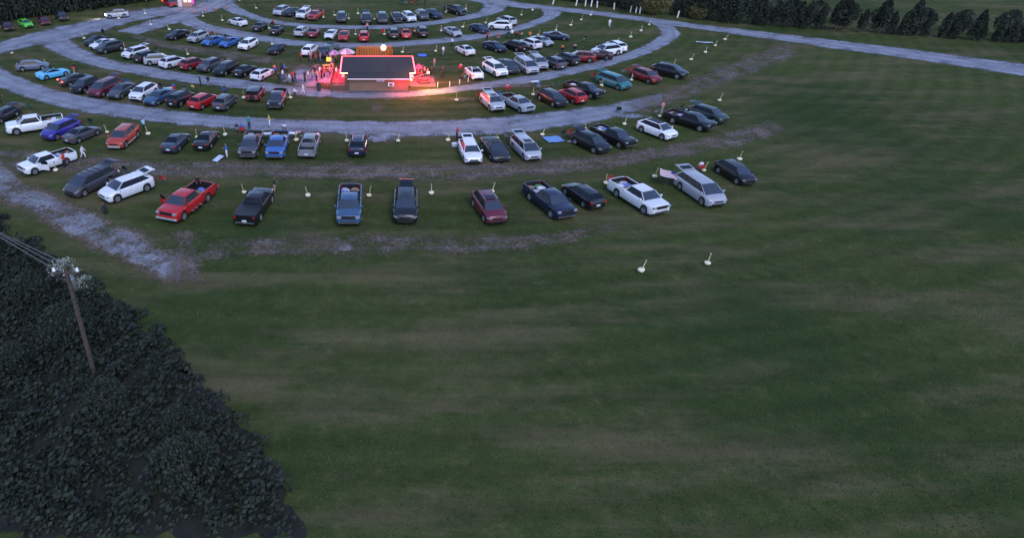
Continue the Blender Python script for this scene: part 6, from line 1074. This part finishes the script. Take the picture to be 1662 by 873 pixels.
for i, (x, y) in enumerate(((-31.6, 137.6), (-29.8, 138.6), (-27.9, 139.9), (-33.2, 136.2))):
    o = tag(ob("traffic_cone", None, None, (x, y, GZ)), "orange cone on the entrance gravel beside the ticket booth", "traffic cone", "cones by the ticket booth")
    m_ = MB(); m_.lathe([(.16, .03), (.03, .55)], 10); part("cone", m_, mat("cone_orange", (.7, .16, .04)), o)
    part("foot", BX((0, 0, .015), (.4, .4, .03)), BLACK, o)

# ------------------------------------------------------------------ things on the grass
def blanket(name, x, y, sx, sy, rz, c, label, cat="blanket"):
    m_ = MB(); m_.grid([[(sx * (a - .5), sy * (q - .5), .03 + .025 * math.sin(a * 9 + q * 7)) for a in [i_ / 6 for i_ in range(7)]] for q in [i_ / 5 for i_ in range(6)]])
    o = ob(name, m_.mesh(name, CLOTH), None, (x, y, GZ), (0, 0, rz), color=c); return tag(o, label, cat)
blanket("blanket", 20.0, 70.2, 1.9, 1.7, .2, (.14, .28, .55), "bright blue blanket spread on grass between the silver minivan and black suv")
blanket("blanket", 8.0, 105.0, 1.3, 1.5, .1, (.06, .18, .6), "blue blanket spread on the grass behind the flood lamp patio")
blanket("blanket", 54.3, 113.0, 2.6, .5, -.25, (.55, .6, .7), "pale strip lying on the empty grass of the far row", "banner")
blanket("blanket", 21.9, 69.6, .9, .8, .7, (.4, .36, .34), "small grey blanket bunched beside the bright blue one")
blanket("blanket", -7.5, 96.0, 1.2, .8, .7, (.5, .32, .06), "yellow mat beside the picnic tables")
cb = tag(ob("cornhole_board", None, None, (-15.4, 64.6, GZ), (0, 0, -.5)), "pale cornhole board with a round hole on the grass", "game board")
m_ = MB(); m_.box((0, 0, .14), (.62, 1.15, .04), 0, Matrix.Rotation(.18, 3, 'X')); part("board_top", m_, mat("board_blue_white", (.5, .55, .66)), cb)
m_ = MB(); m_.lathe([(.08, .215), (.08, .222)], 14, c=(0, .35, 0)); part("hole", m_, BLACK, cb)
for sg in (1, -1): part("leg", BX((sg * .25, .48, .11), (.04, .04, .22)), FPLANK, cb)
def folding_table(x, y, rz, label, c=(.55, .58, .6), l=1.2):
    o = tag(ob("folding_table", None, None, (x, y, GZ), (0, 0, rz)), label, "table")
    m_ = MB(); m_.box((0, 0, .58), (l, .6, .04)); ob("tabletop", m_.mesh("tabletop", CLOTH), o, color=c)
    for sx in (1, -1):
        for sy in (1, -1):
            m_ = MB(); m_.bar((sx * l * .42, sy * .24, .57), (sx * l * .46, sy * .27, 0), .015, 5); part("leg", m_, METAL, o)
    return o
folding_table(-24.6, 60.2, .6, "small white folding table behind the mauve grey minivan")
folding_table(-26.0, 86.7, .4, "white folding table among chairs behind the slate blue sedan")
folding_table(-11.3, 70.4, .1, "pale folding table behind the mauve grey pickup", l=1.6)
folding_table(-8.6, 70.6, -.1, "white folding table behind the blue pickup", (.7, .68, .72), 1.4)
blanket('blanket', -10.2, 71.6, 1.1, .9, .3, (.6, .58, .62), 'white blanket heaped behind the gap between the mauve grey and blue pickups')
blanket('blanket', -8.0, 72.4, .9, .7, 1.3, (.45, .2, .25), 'pinkish blanket spread at the lane edge behind the blue pickup')
folding_table(21.9, 89.6, .3, "white folding table behind the hatchback row lane side", (.6, .6, .62))
def cooler(x, y, rz, c, label, z=0):
    o = tag(ob("cooler", None, None, (x, y, GZ + z), (0, 0, rz)), label, "cooler")
    m_ = MB(); m_.box((0, 0, .16), (.55, .34, .3)); ob("cooler_body", m_.mesh("cooler_body", PAINT), o, color=c)
    m_ = MB(); m_.box((0, 0, .345), (.57, .36, .06)); part("lid", m_, PLASTIC_W, o)
    m_ = MB(); m_.bar((-.2, .2, .28), (.2, .2, .28), .012, 5); part("handle", m_, METAL, o)
cooler(-22.6, 60.6, .3, (.5, .05, .05), "red cooler with white lid between the minivan and white suv")
cooler(9.0, 68.2, .3, (.6, .6, .62), "white cooler beside the open hatch of the white wagon")
cooler(-13.4, 70.1, 1.0, (.06, .16, .4), "blue cooler beside the mauve grey pickup tailgate")
cooler(31.4, 59.4, .4, (.5, .5, .5), "pale grey cooler beside the silver minivan's open hatch")
cooler(38.0, 79.0, .4, (.5, .5, .5), "pale cooler beside the dark green suv")
# striped flag over the minivan hatch end
fg = tag(ob("striped_flag", None, None, (28.0, 58.75, GZ + 1.0), (0, R(8), -.35)), "red and white striped flag with blue corner draped beside the silver minivan", "flag")
for k in range(9):
    m_ = MB(); m_.grid([[(x_, -.8 + k * .18 + q, .04 * math.sin(x_ * 5)) for x_ in (-.8, -.4, 0, .4, .8)] for q in (0, .18)])
    ob("stripe", m_.mesh("stripe", CLOTH), fg, color=(.45, .09, .12) if k % 2 else (.7, .7, .72))
m_ = MB(); m_.grid([[(x_, y_, .03 + .04 * math.sin(x_ * 5)) for x_ in (.25, .5, .8)] for y_ in (.1, .45, .82)]); ob("canton", m_.mesh("canton", CLOTH), fg, color=(.04, .06, .25))
for sg in (1, -1):
    m_ = MB(); m_.bar((0, sg * .75, -1.0), (0, sg * .75, 0), .02, 5); part("pole", m_, METAL, fg)

# cargo in the pickup beds: quilts and cushions, one thing each
PT = [c for c in CARS if c[4] == 'pickup' and 'cargo' in c[6]]
CW = [('blue patterned', (.14, .17, .5)), ('pale grey', (.4, .4, .45)), ('dark', (.03, .03, .04)), ('plaid brown', (.3, .18, .13)), ('white', (.65, .64, .68)), ('green', (.08, .2, .1))]
for i, (x, y, ang, k, ty, colour, ex, label, group) in enumerate(PT):
    own = label.split(' between')[0].split(' beside')[0].split(' end')[0].replace(' with loaded bed', '').replace(' with open door', '')
    near = y < 75
    if colour == 'red': near = False
    for q in range(8 if near else 3):
        nm, c = CW[(i * 2 + q) % len(CW)]
        f = -1.0 - .48 * (q % 4) - rnd.uniform(0, .08); s_ = (.42 if q < 4 else -.42) * (1 if near else .3)
        px = x + (f * math.cos(ang) - s_ * math.sin(ang)) * k; py = y + (f * math.sin(ang) + s_ * math.cos(ang)) * k
        m_ = MB(); hh = rnd.uniform(.10, .2)
        m_.lathe([(.05, 0), (.2, .02), (.26, hh * .5), (.2, hh), (.04, hh * 1.05)], 10, wob=.12)
        o = ob("cushion", m_.mesh("cushion", CLOTH), None, (px, py, GZ + .67 * k), (0, 0, ang + rnd.uniform(-.5, .5)), color=c, scale=(1.3, 1.75, 1.25))
        tag(o, "%s cushion lying in the bed of the %s" % (nm, own), "cushion", "cushions and quilts in the pickup beds")
# white rails on the slate blue pickup's bed
for (x, y, ang, k, ty, colour, ex, label, group) in PT:
    if colour == 'slate blue':
        ld = tag(ob("bed_rails", None, None, (x, y, GZ), (0, 0, ang), scale=k), "pale bars along the bed sides of the slate blue pickup in the front row", "rail")
        for sg in (1, -1):
            m_ = MB(); m_.bar((-.75, sg * .93, 1.09), (-2.8, sg * .93, 1.09), .04, 6); part("rail", m_, TRIM, ld)

# ------------------------------------------------------------------ trees and hedges
LEAF_D = mat("leaf_dark", (.012, .020, .010), rough=.75, vary=.5, scale=1.2)
LEAF_M = mat("leaf_mid", (.024, .038, .016), rough=.75, vary=.5, scale=1.2)
LEAF_Y = mat("leaf_ochre", (.12, .10, .025), rough=.75, vary=.45, scale=1.2)
LEAF_P = mat("leaf_pale", (.34, .38, .30), rough=.7, vary=.4, scale=3)
BARK = mat("bark", (.06, .045, .035), rough=.9, vary=.3)
def crown(n, h, r_, seed, shape, size, mats, z0=.25):
    q = random.Random(seed); m_ = MB()
    cl = [(q.uniform(0, 2 * PI), q.uniform(.08, 1), q.uniform(.6, 1.12)) for _ in range(26)]
    for _ in range(n):
        a, t, s_ = cl[q.randrange(len(cl))]
        a += q.gauss(0, .45); t = min(1, max(0, t + q.gauss(0, .10)))
        rr = r_ * shape(t) * s_ * (1 - q.random() ** 2.5 * .6)
        c = Vector((rr * math.cos(a), rr * math.sin(a), z0 + t * (h - z0) + q.gauss(0, .06)))
        d = Vector((q.gauss(0, 1), q.gauss(0, 1), q.gauss(0, 1) + .3)).normalized(); u = d.orthogonal().normalized(); v = d.cross(u)
        s1 = size * q.uniform(.5, 1.3); s2 = s1 * q.uniform(.4, .8)
        m_.face([c - u * s1 - v * s2 * .2, c - v * s2, c + u * s1, c + v * s2], q.choices((0, 1), (3, 1))[0])
    return m_.mesh("crown", mats, smooth=False)
def trunkm(h, r_, limbs=5, seed=1):
    q = random.Random(seed); m_ = MB(); m_.bar((0, 0, 0), (0, 0, h), r_, 7, r2=r_ * .35)
    for k in range(limbs):
        z = h * (.35 + .12 * k); a = q.uniform(0, 6.3); l_ = h * .28
        m_.bar((0, 0, z), (l_ * math.cos(a), l_ * math.sin(a), z + l_ * .7), r_ * .4, 5, r2=r_ * .12)
    return m_.mesh("trunk", BARK)
cone = lambda t: max(.10, (1 - t) ** .5 * (.8 + .2 * min(1, t * 8)))
rnd_ = lambda t: max(.12, math.sin(PI * min(1, max(.04, t * .92 + .06))) ** .6)
CT = [crown(2300, 4.3, 1.25, k, cone, .16, [LEAF_D, LEAF_M]) for k in range(4)]
TT = trunkm(3.6, .12)
RT = [crown(2600, 4.6, 2.5, 20 + k, rnd_, .16, [LEAF_D, LEAF_M]) for k in range(2)]
YT = crown(3400, 4.4, 2.7, 33, rnd_, .15, [LEAF_Y, LEAF_M], z0=.15)
RTT = trunkm(3.4, .2, 6, 3)
def tree(x, y, cm, tm, k, label, group, name="evergreen_tree", kz=1.):
    o = tag(ob(name, None, None, (x, y, 0), (0, 0, rnd.uniform(0, 6.3)), scale=(k, k, k * kz)), label, "tree", group)
    ob("crown", cm, o); ob("trunk", tm, o)
# hedge along the far side of the entrance road
A_, B_ = (-84, 109), (-42.0, 148.5)
n = 42
for k in range(n):
    t = (k + rnd.uniform(-.2, .2)) / n
    tree(A_[0] + (B_[0] - A_[0]) * t - .5, A_[1] + (B_[1] - A_[1]) * t + 2.6, CT[rnd.randrange(4)], TT, rnd.uniform(1.05, 1.5), "dark narrow evergreen in the dense hedge behind the cars parked by the entrance road", "evergreens in the entrance hedge", kz=1.25)
for k in range(30):
    t = (k + rnd.uniform(-.3, .3)) / 30
    tree(A_[0] + (B_[0] - A_[0]) * t - 3.0, A_[1] + (B_[1] - A_[1]) * t + 5.6, RT[k % 2], RTT, rnd.uniform(1.1, 1.5), "tall dark bushy tree in the wood behind the entrance hedge", "trees behind the entrance hedge", name="bushy_tree", kz=1.2)
# hedge on the far side of the right road
C_, D_, E2 = (33.0, 152.5), (65.5, 125.6), (135, 100)
def right_line(t):
    if t < .55: u = t / .55; return (C_[0] + (D_[0] - C_[0]) * u, C_[1] + (D_[1] - C_[1]) * u)
    u = (t - .55) / .45; return (D_[0] + (E2[0] - D_[0]) * u, D_[1] + (E2[1] - D_[1]) * u)
for k in range(84):
    t = (k + rnd.uniform(-.35, .35)) / 84
    x, y = right_line(t); kk = rnd.uniform(.6, 1.0) if t < .32 else rnd.uniform(.75, 1.35)
    if .31 < t < .40: continue
    tree(x + .6, y + 1.6, CT[rnd.randrange(4)], TT, kk, "dark narrow evergreen in the hedge along the exit road", "evergreens along the exit road", kz=rnd.uniform(.8, 1.15))
for k in range(34):
    t = (k + rnd.uniform(-.4, .4)) / 34
    x, y = right_line(t)
    if .36 < t < .52: continue
    tree(x + 3.5 + rnd.uniform(0, 2), y + 5 + rnd.uniform(0, 2.5), RT[k % 2], RTT, rnd.uniform(.7, 1.0), "dark bushy tree growing behind the exit road hedge", "trees behind the exit road hedge", name="bushy_tree")
tree(53.8, 135.6, YT, RTT, 1.05, "broad ochre tinged tree standing in the exit road hedge", None, name="autumn_tree")
tree(50.2, 137.2, RT[0], RTT, .8, "dark green bush beside the ochre tinged tree", None, name="bushy_tree")
tree(60.5, 131.0, YT, RTT, .72, "smaller brownish tree in the hedge past the ochre tree", None, name="autumn_tree", kz=.9)
# low dark trees along the top edge beyond the front grass
for k in range(9):
    tree(-27 + k * 1.2 + (-2.5 if k < 4 else 0), 155 + rnd.uniform(-1, 2), RT[k % 2], RTT, rnd.uniform(.5, .7), "low dark bush at the far edge past the ticket booth", "bushes at the far edge", name="bush")
BWM = MB(); BWM.box((0, 0, .6), (.22, .05, 1.2)); BWM.box((0, 0, 1.215), (.28, .09, .04)); BW1 = BWM.mesh("board", PLASTIC_W)
for i, (x, y) in enumerate(((36.9, 144.9), (41.2, 143.4), (42.9, 142.9), (43.9, 142.4), (44.9, 141.6), (47.6, 139.6), (50.0, 137.2), (50.9, 136.7), (51.5, 136.2), (57.2, 132.4))):
    o = tag(ob("white_board_post", None, None, (x, y - .4, 0), (rnd.uniform(-.1, .1), rnd.uniform(-.15, .15), rnd.uniform(-.3, .3))), "upright white board standing in the gaps of the exit road hedge", "marker post", "white boards in the hedge gaps")
    ob("board", BW1, o)
# dark ground-cover wood at the near corner, beside the power lines
POLY = [(-68.11, 69.87),
(-47.48, 60.22),
(-35.55, 53.09),
(-30.92, 50.05),
(-27.2, 47.36),
(-23.57, 44.34),
(-20.03, 40.93),
(-15.2, 36.48),
(-9.95, 30.96),
(-5.95, 26.02),
(-2.85, 20.17),
(-31.39, 20.17)]
def inside(x, y):
    r_ = False; j_ = len(POLY) - 1
    for i_ in range(len(POLY)):
        xi, yi = POLY[i_]; xj, yj = POLY[j_]
        if (yi > y) != (yj > y) and x < (xj - xi) * (y - yi) / (yj - yi) + xi: r_ = not r_
        j_ = i_
    return r_
xs = [p[0] for p in POLY]; ys = [p[1] for p in POLY]
q = random.Random(5); m_ = MB(); cnt = 0
clumps = []
while len(clumps) < 1500:
    x, y = q.uniform(max(-62, min(xs)), max(xs)), q.uniform(min(ys), max(ys))
    jx, jy = q.gauss(0, .7), q.gauss(0, .7)
    if inside(x + jx, y + jy): clumps.append((x, y, q.uniform(.45, 1.1), q.uniform(.25, 1.3)))
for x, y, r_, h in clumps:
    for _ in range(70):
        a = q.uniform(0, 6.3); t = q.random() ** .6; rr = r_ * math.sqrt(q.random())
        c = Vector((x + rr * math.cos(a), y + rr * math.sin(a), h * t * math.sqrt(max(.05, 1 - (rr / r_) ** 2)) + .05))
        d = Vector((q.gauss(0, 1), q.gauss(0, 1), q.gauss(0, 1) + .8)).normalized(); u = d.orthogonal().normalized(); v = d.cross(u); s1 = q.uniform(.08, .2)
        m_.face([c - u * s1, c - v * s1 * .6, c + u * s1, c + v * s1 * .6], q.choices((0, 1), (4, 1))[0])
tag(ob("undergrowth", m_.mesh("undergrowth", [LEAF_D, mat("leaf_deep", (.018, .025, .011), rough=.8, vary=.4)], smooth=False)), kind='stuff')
wood_q = random.Random(11); nb = 0
while nb < 26:
    x, y = wood_q.uniform(-60, 4), wood_q.uniform(17, 52)
    if inside(x + 2.2, y + 1.5) and inside(x + 1, y) and math.hypot(x + 16.5, y - 31.3) > 3.2 and math.hypot(x + 22, y - 42) > 3:
        tree(x, y, RT[nb % 2], RTT, wood_q.uniform(.45, .85), "dark bushy tree in the wooded corner under the power cables", "trees in the wooded corner", name="bushy_tree"); nb += 1
JP = []
for (ax, ay), (cx, cy) in zip(POLY, POLY[1:] + POLY[:1]):
    n_ = max(1, int(math.hypot(cx - ax, cy - ay) / .5))
    for k in range(n_):
        JP.append((ax + (cx - ax) * k / n_ + q.gauss(0, .22), ay + (cy - ay) * k / n_ + q.gauss(0, .22)))
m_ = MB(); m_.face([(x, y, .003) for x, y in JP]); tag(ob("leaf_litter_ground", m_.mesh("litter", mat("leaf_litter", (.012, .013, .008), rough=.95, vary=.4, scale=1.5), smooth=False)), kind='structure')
PTM = crown(900, 2.3, 1.5, 77, rnd_, .085, [LEAF_P, LEAF_M], z0=.5)
tree(-22.2, 42.0, PTM, trunkm(1.6, .07, 6, 9), .8, "small pale leaved bush beside the utility pole", None, name="flowering_bush")
tree(-20.3, 40.6, PTM, trunkm(1.6, .07, 6, 9), .55, "low pale leaved shrub at the foot of the power lines", None, name="flowering_bush")

# utility pole and cables
pole = tag(ob("utility_pole", None, None, (-16.5, 31.3, 0)), "wooden utility pole with crossarm and white insulators at the wooded corner", "utility pole")
m_ = MB(); m_.bar((0, 0, 0), (0, 0, 7.9), .15, 10, r2=.11); part("pole", m_, BARK, pole)
part("crossarm", BX((0, 0, 7.5), (1.5, .12, .12)), BARK, pole)
IN = mat("porcelain", (.75, .77, .8), rough=.25)
ends = []
for xx in (-.65, -.05, .62):
    m_ = MB(); m_.lathe([(.05, 7.57), (.09, 7.6), (.06, 7.66), (.09, 7.7), (.05, 7.78)], 10, c=(xx, 0, 0)); part("insulator", m_, IN, pole); ends.append((-16.5 + xx, 31.3, 7.75))
m_ = MB(); m_.lathe([(.18, 6.2), (.2, 6.3), (.2, 6.9), (.16, 7.0)], 12, c=(.0, .32, 0)); part("transformer", m_, METAL, pole)
CAB = mat("cable_grey", (.16, .16, .15), rough=.6)
FAR = [(-45.5, 55.0, 7.2), (-45.0, 53.9, 7.2), (-44.2, 53.0, 6.4)]
for (a, c, d) in zip(ends, FAR, ("uppermost", "middle", "lowest")):
    pts = [(a[0] + (c[0] - a[0]) * t, a[1] + (c[1] - a[1]) * t, a[2] + (c[2] - a[2]) * t - 1.1 * 4 * t * (1 - t) * .35) for t in [k / 14 for k in range(15)]]
    m_ = MB()
    for p0, p1 in zip(pts, pts[1:]): m_.bar(p0, p1, .02, 5)
    tag(ob("power_cable", m_.mesh("cable", CAB)), "%s cable running from the utility pole past the wooded corner" % d, "cable")
o = tag(ob("utility_pole", None, None, (-44.9, 54.0, 0)), "far wooden utility pole that ends the power cables", "utility pole")
m_ = MB(); m_.bar((0, 0, 0), (0, 0, 7.4), .15, 10, r2=.11); part("pole", m_, BARK, o); part("crossarm", BX((0, 0, 7.1), (1.5, .12, .12), 0, Matrix.Rotation(.9, 3, 'Z')), BARK, o)

# ------------------------------------------------------------------ short grass tufts over the near field
import numpy as np
ng_ = np.random.default_rng(4); N_ = 150000
ty_ = 20 + 62 * ng_.random(N_) ** 1.0; tx_ = (ng_.random(N_) - .42) * (ty_ * 1.9 + 12)
hh_ = ng_.uniform(.04, .09, N_); an_ = ng_.random(N_) * 6.283; ww_ = ng_.uniform(.012, .045, N_)
dx_, dy_ = np.cos(an_) * ww_, np.sin(an_) * ww_; lx_, ly_ = ng_.normal(0, .03, N_), ng_.normal(0, .03, N_)
V_ = np.empty((N_, 3, 3)); V_[:, 0] = np.stack([tx_ - dx_, ty_ - dy_, 0 * tx_], 1); V_[:, 1] = np.stack([tx_ + dx_, ty_ + dy_, 0 * tx_], 1); V_[:, 2] = np.stack([tx_ + lx_, ty_ + ly_, hh_], 1)
keep = np.ones(N_, bool)
for name, st, gr, pts in LANES:
    if st < .8: continue
    P0 = np.array(pts); cxy = (P0[:, :2] + P0[:, 2:]) / 2; hw_ = np.hypot(*(P0[:, 2:] - P0[:, :2]).T) / 2
    d_ = np.hypot(tx_[:, None] - cxy[None, :, 0], ty_[:, None] - cxy[None, :, 1]); keep &= ~(d_ < np.maximum(hw_, .3)[None] * .95).any(1)
keep &= ~np.array([inside(a, b) for a, b in zip(tx_, ty_)])
V_ = V_[keep]; n_ = len(V_)
me = bpy.data.meshes.new("grass_tufts"); me.from_pydata(V_.reshape(-1, 3).tolist(), [], np.arange(n_ * 3).reshape(-1, 3).tolist())
TG = [mat("tuft_green", (.05, .07, .025), rough=.9, vary=.4, scale=.3), mat("tuft_dry", (.085, .08, .04), rough=.9, vary=.4, scale=.3)]
for t in TG: me.materials.append(t)
me.polygons.foreach_set("material_index", (ng_.random(n_) < .14).astype(int).tolist())
tag(ob("grass_tufts", me), kind='stuff')
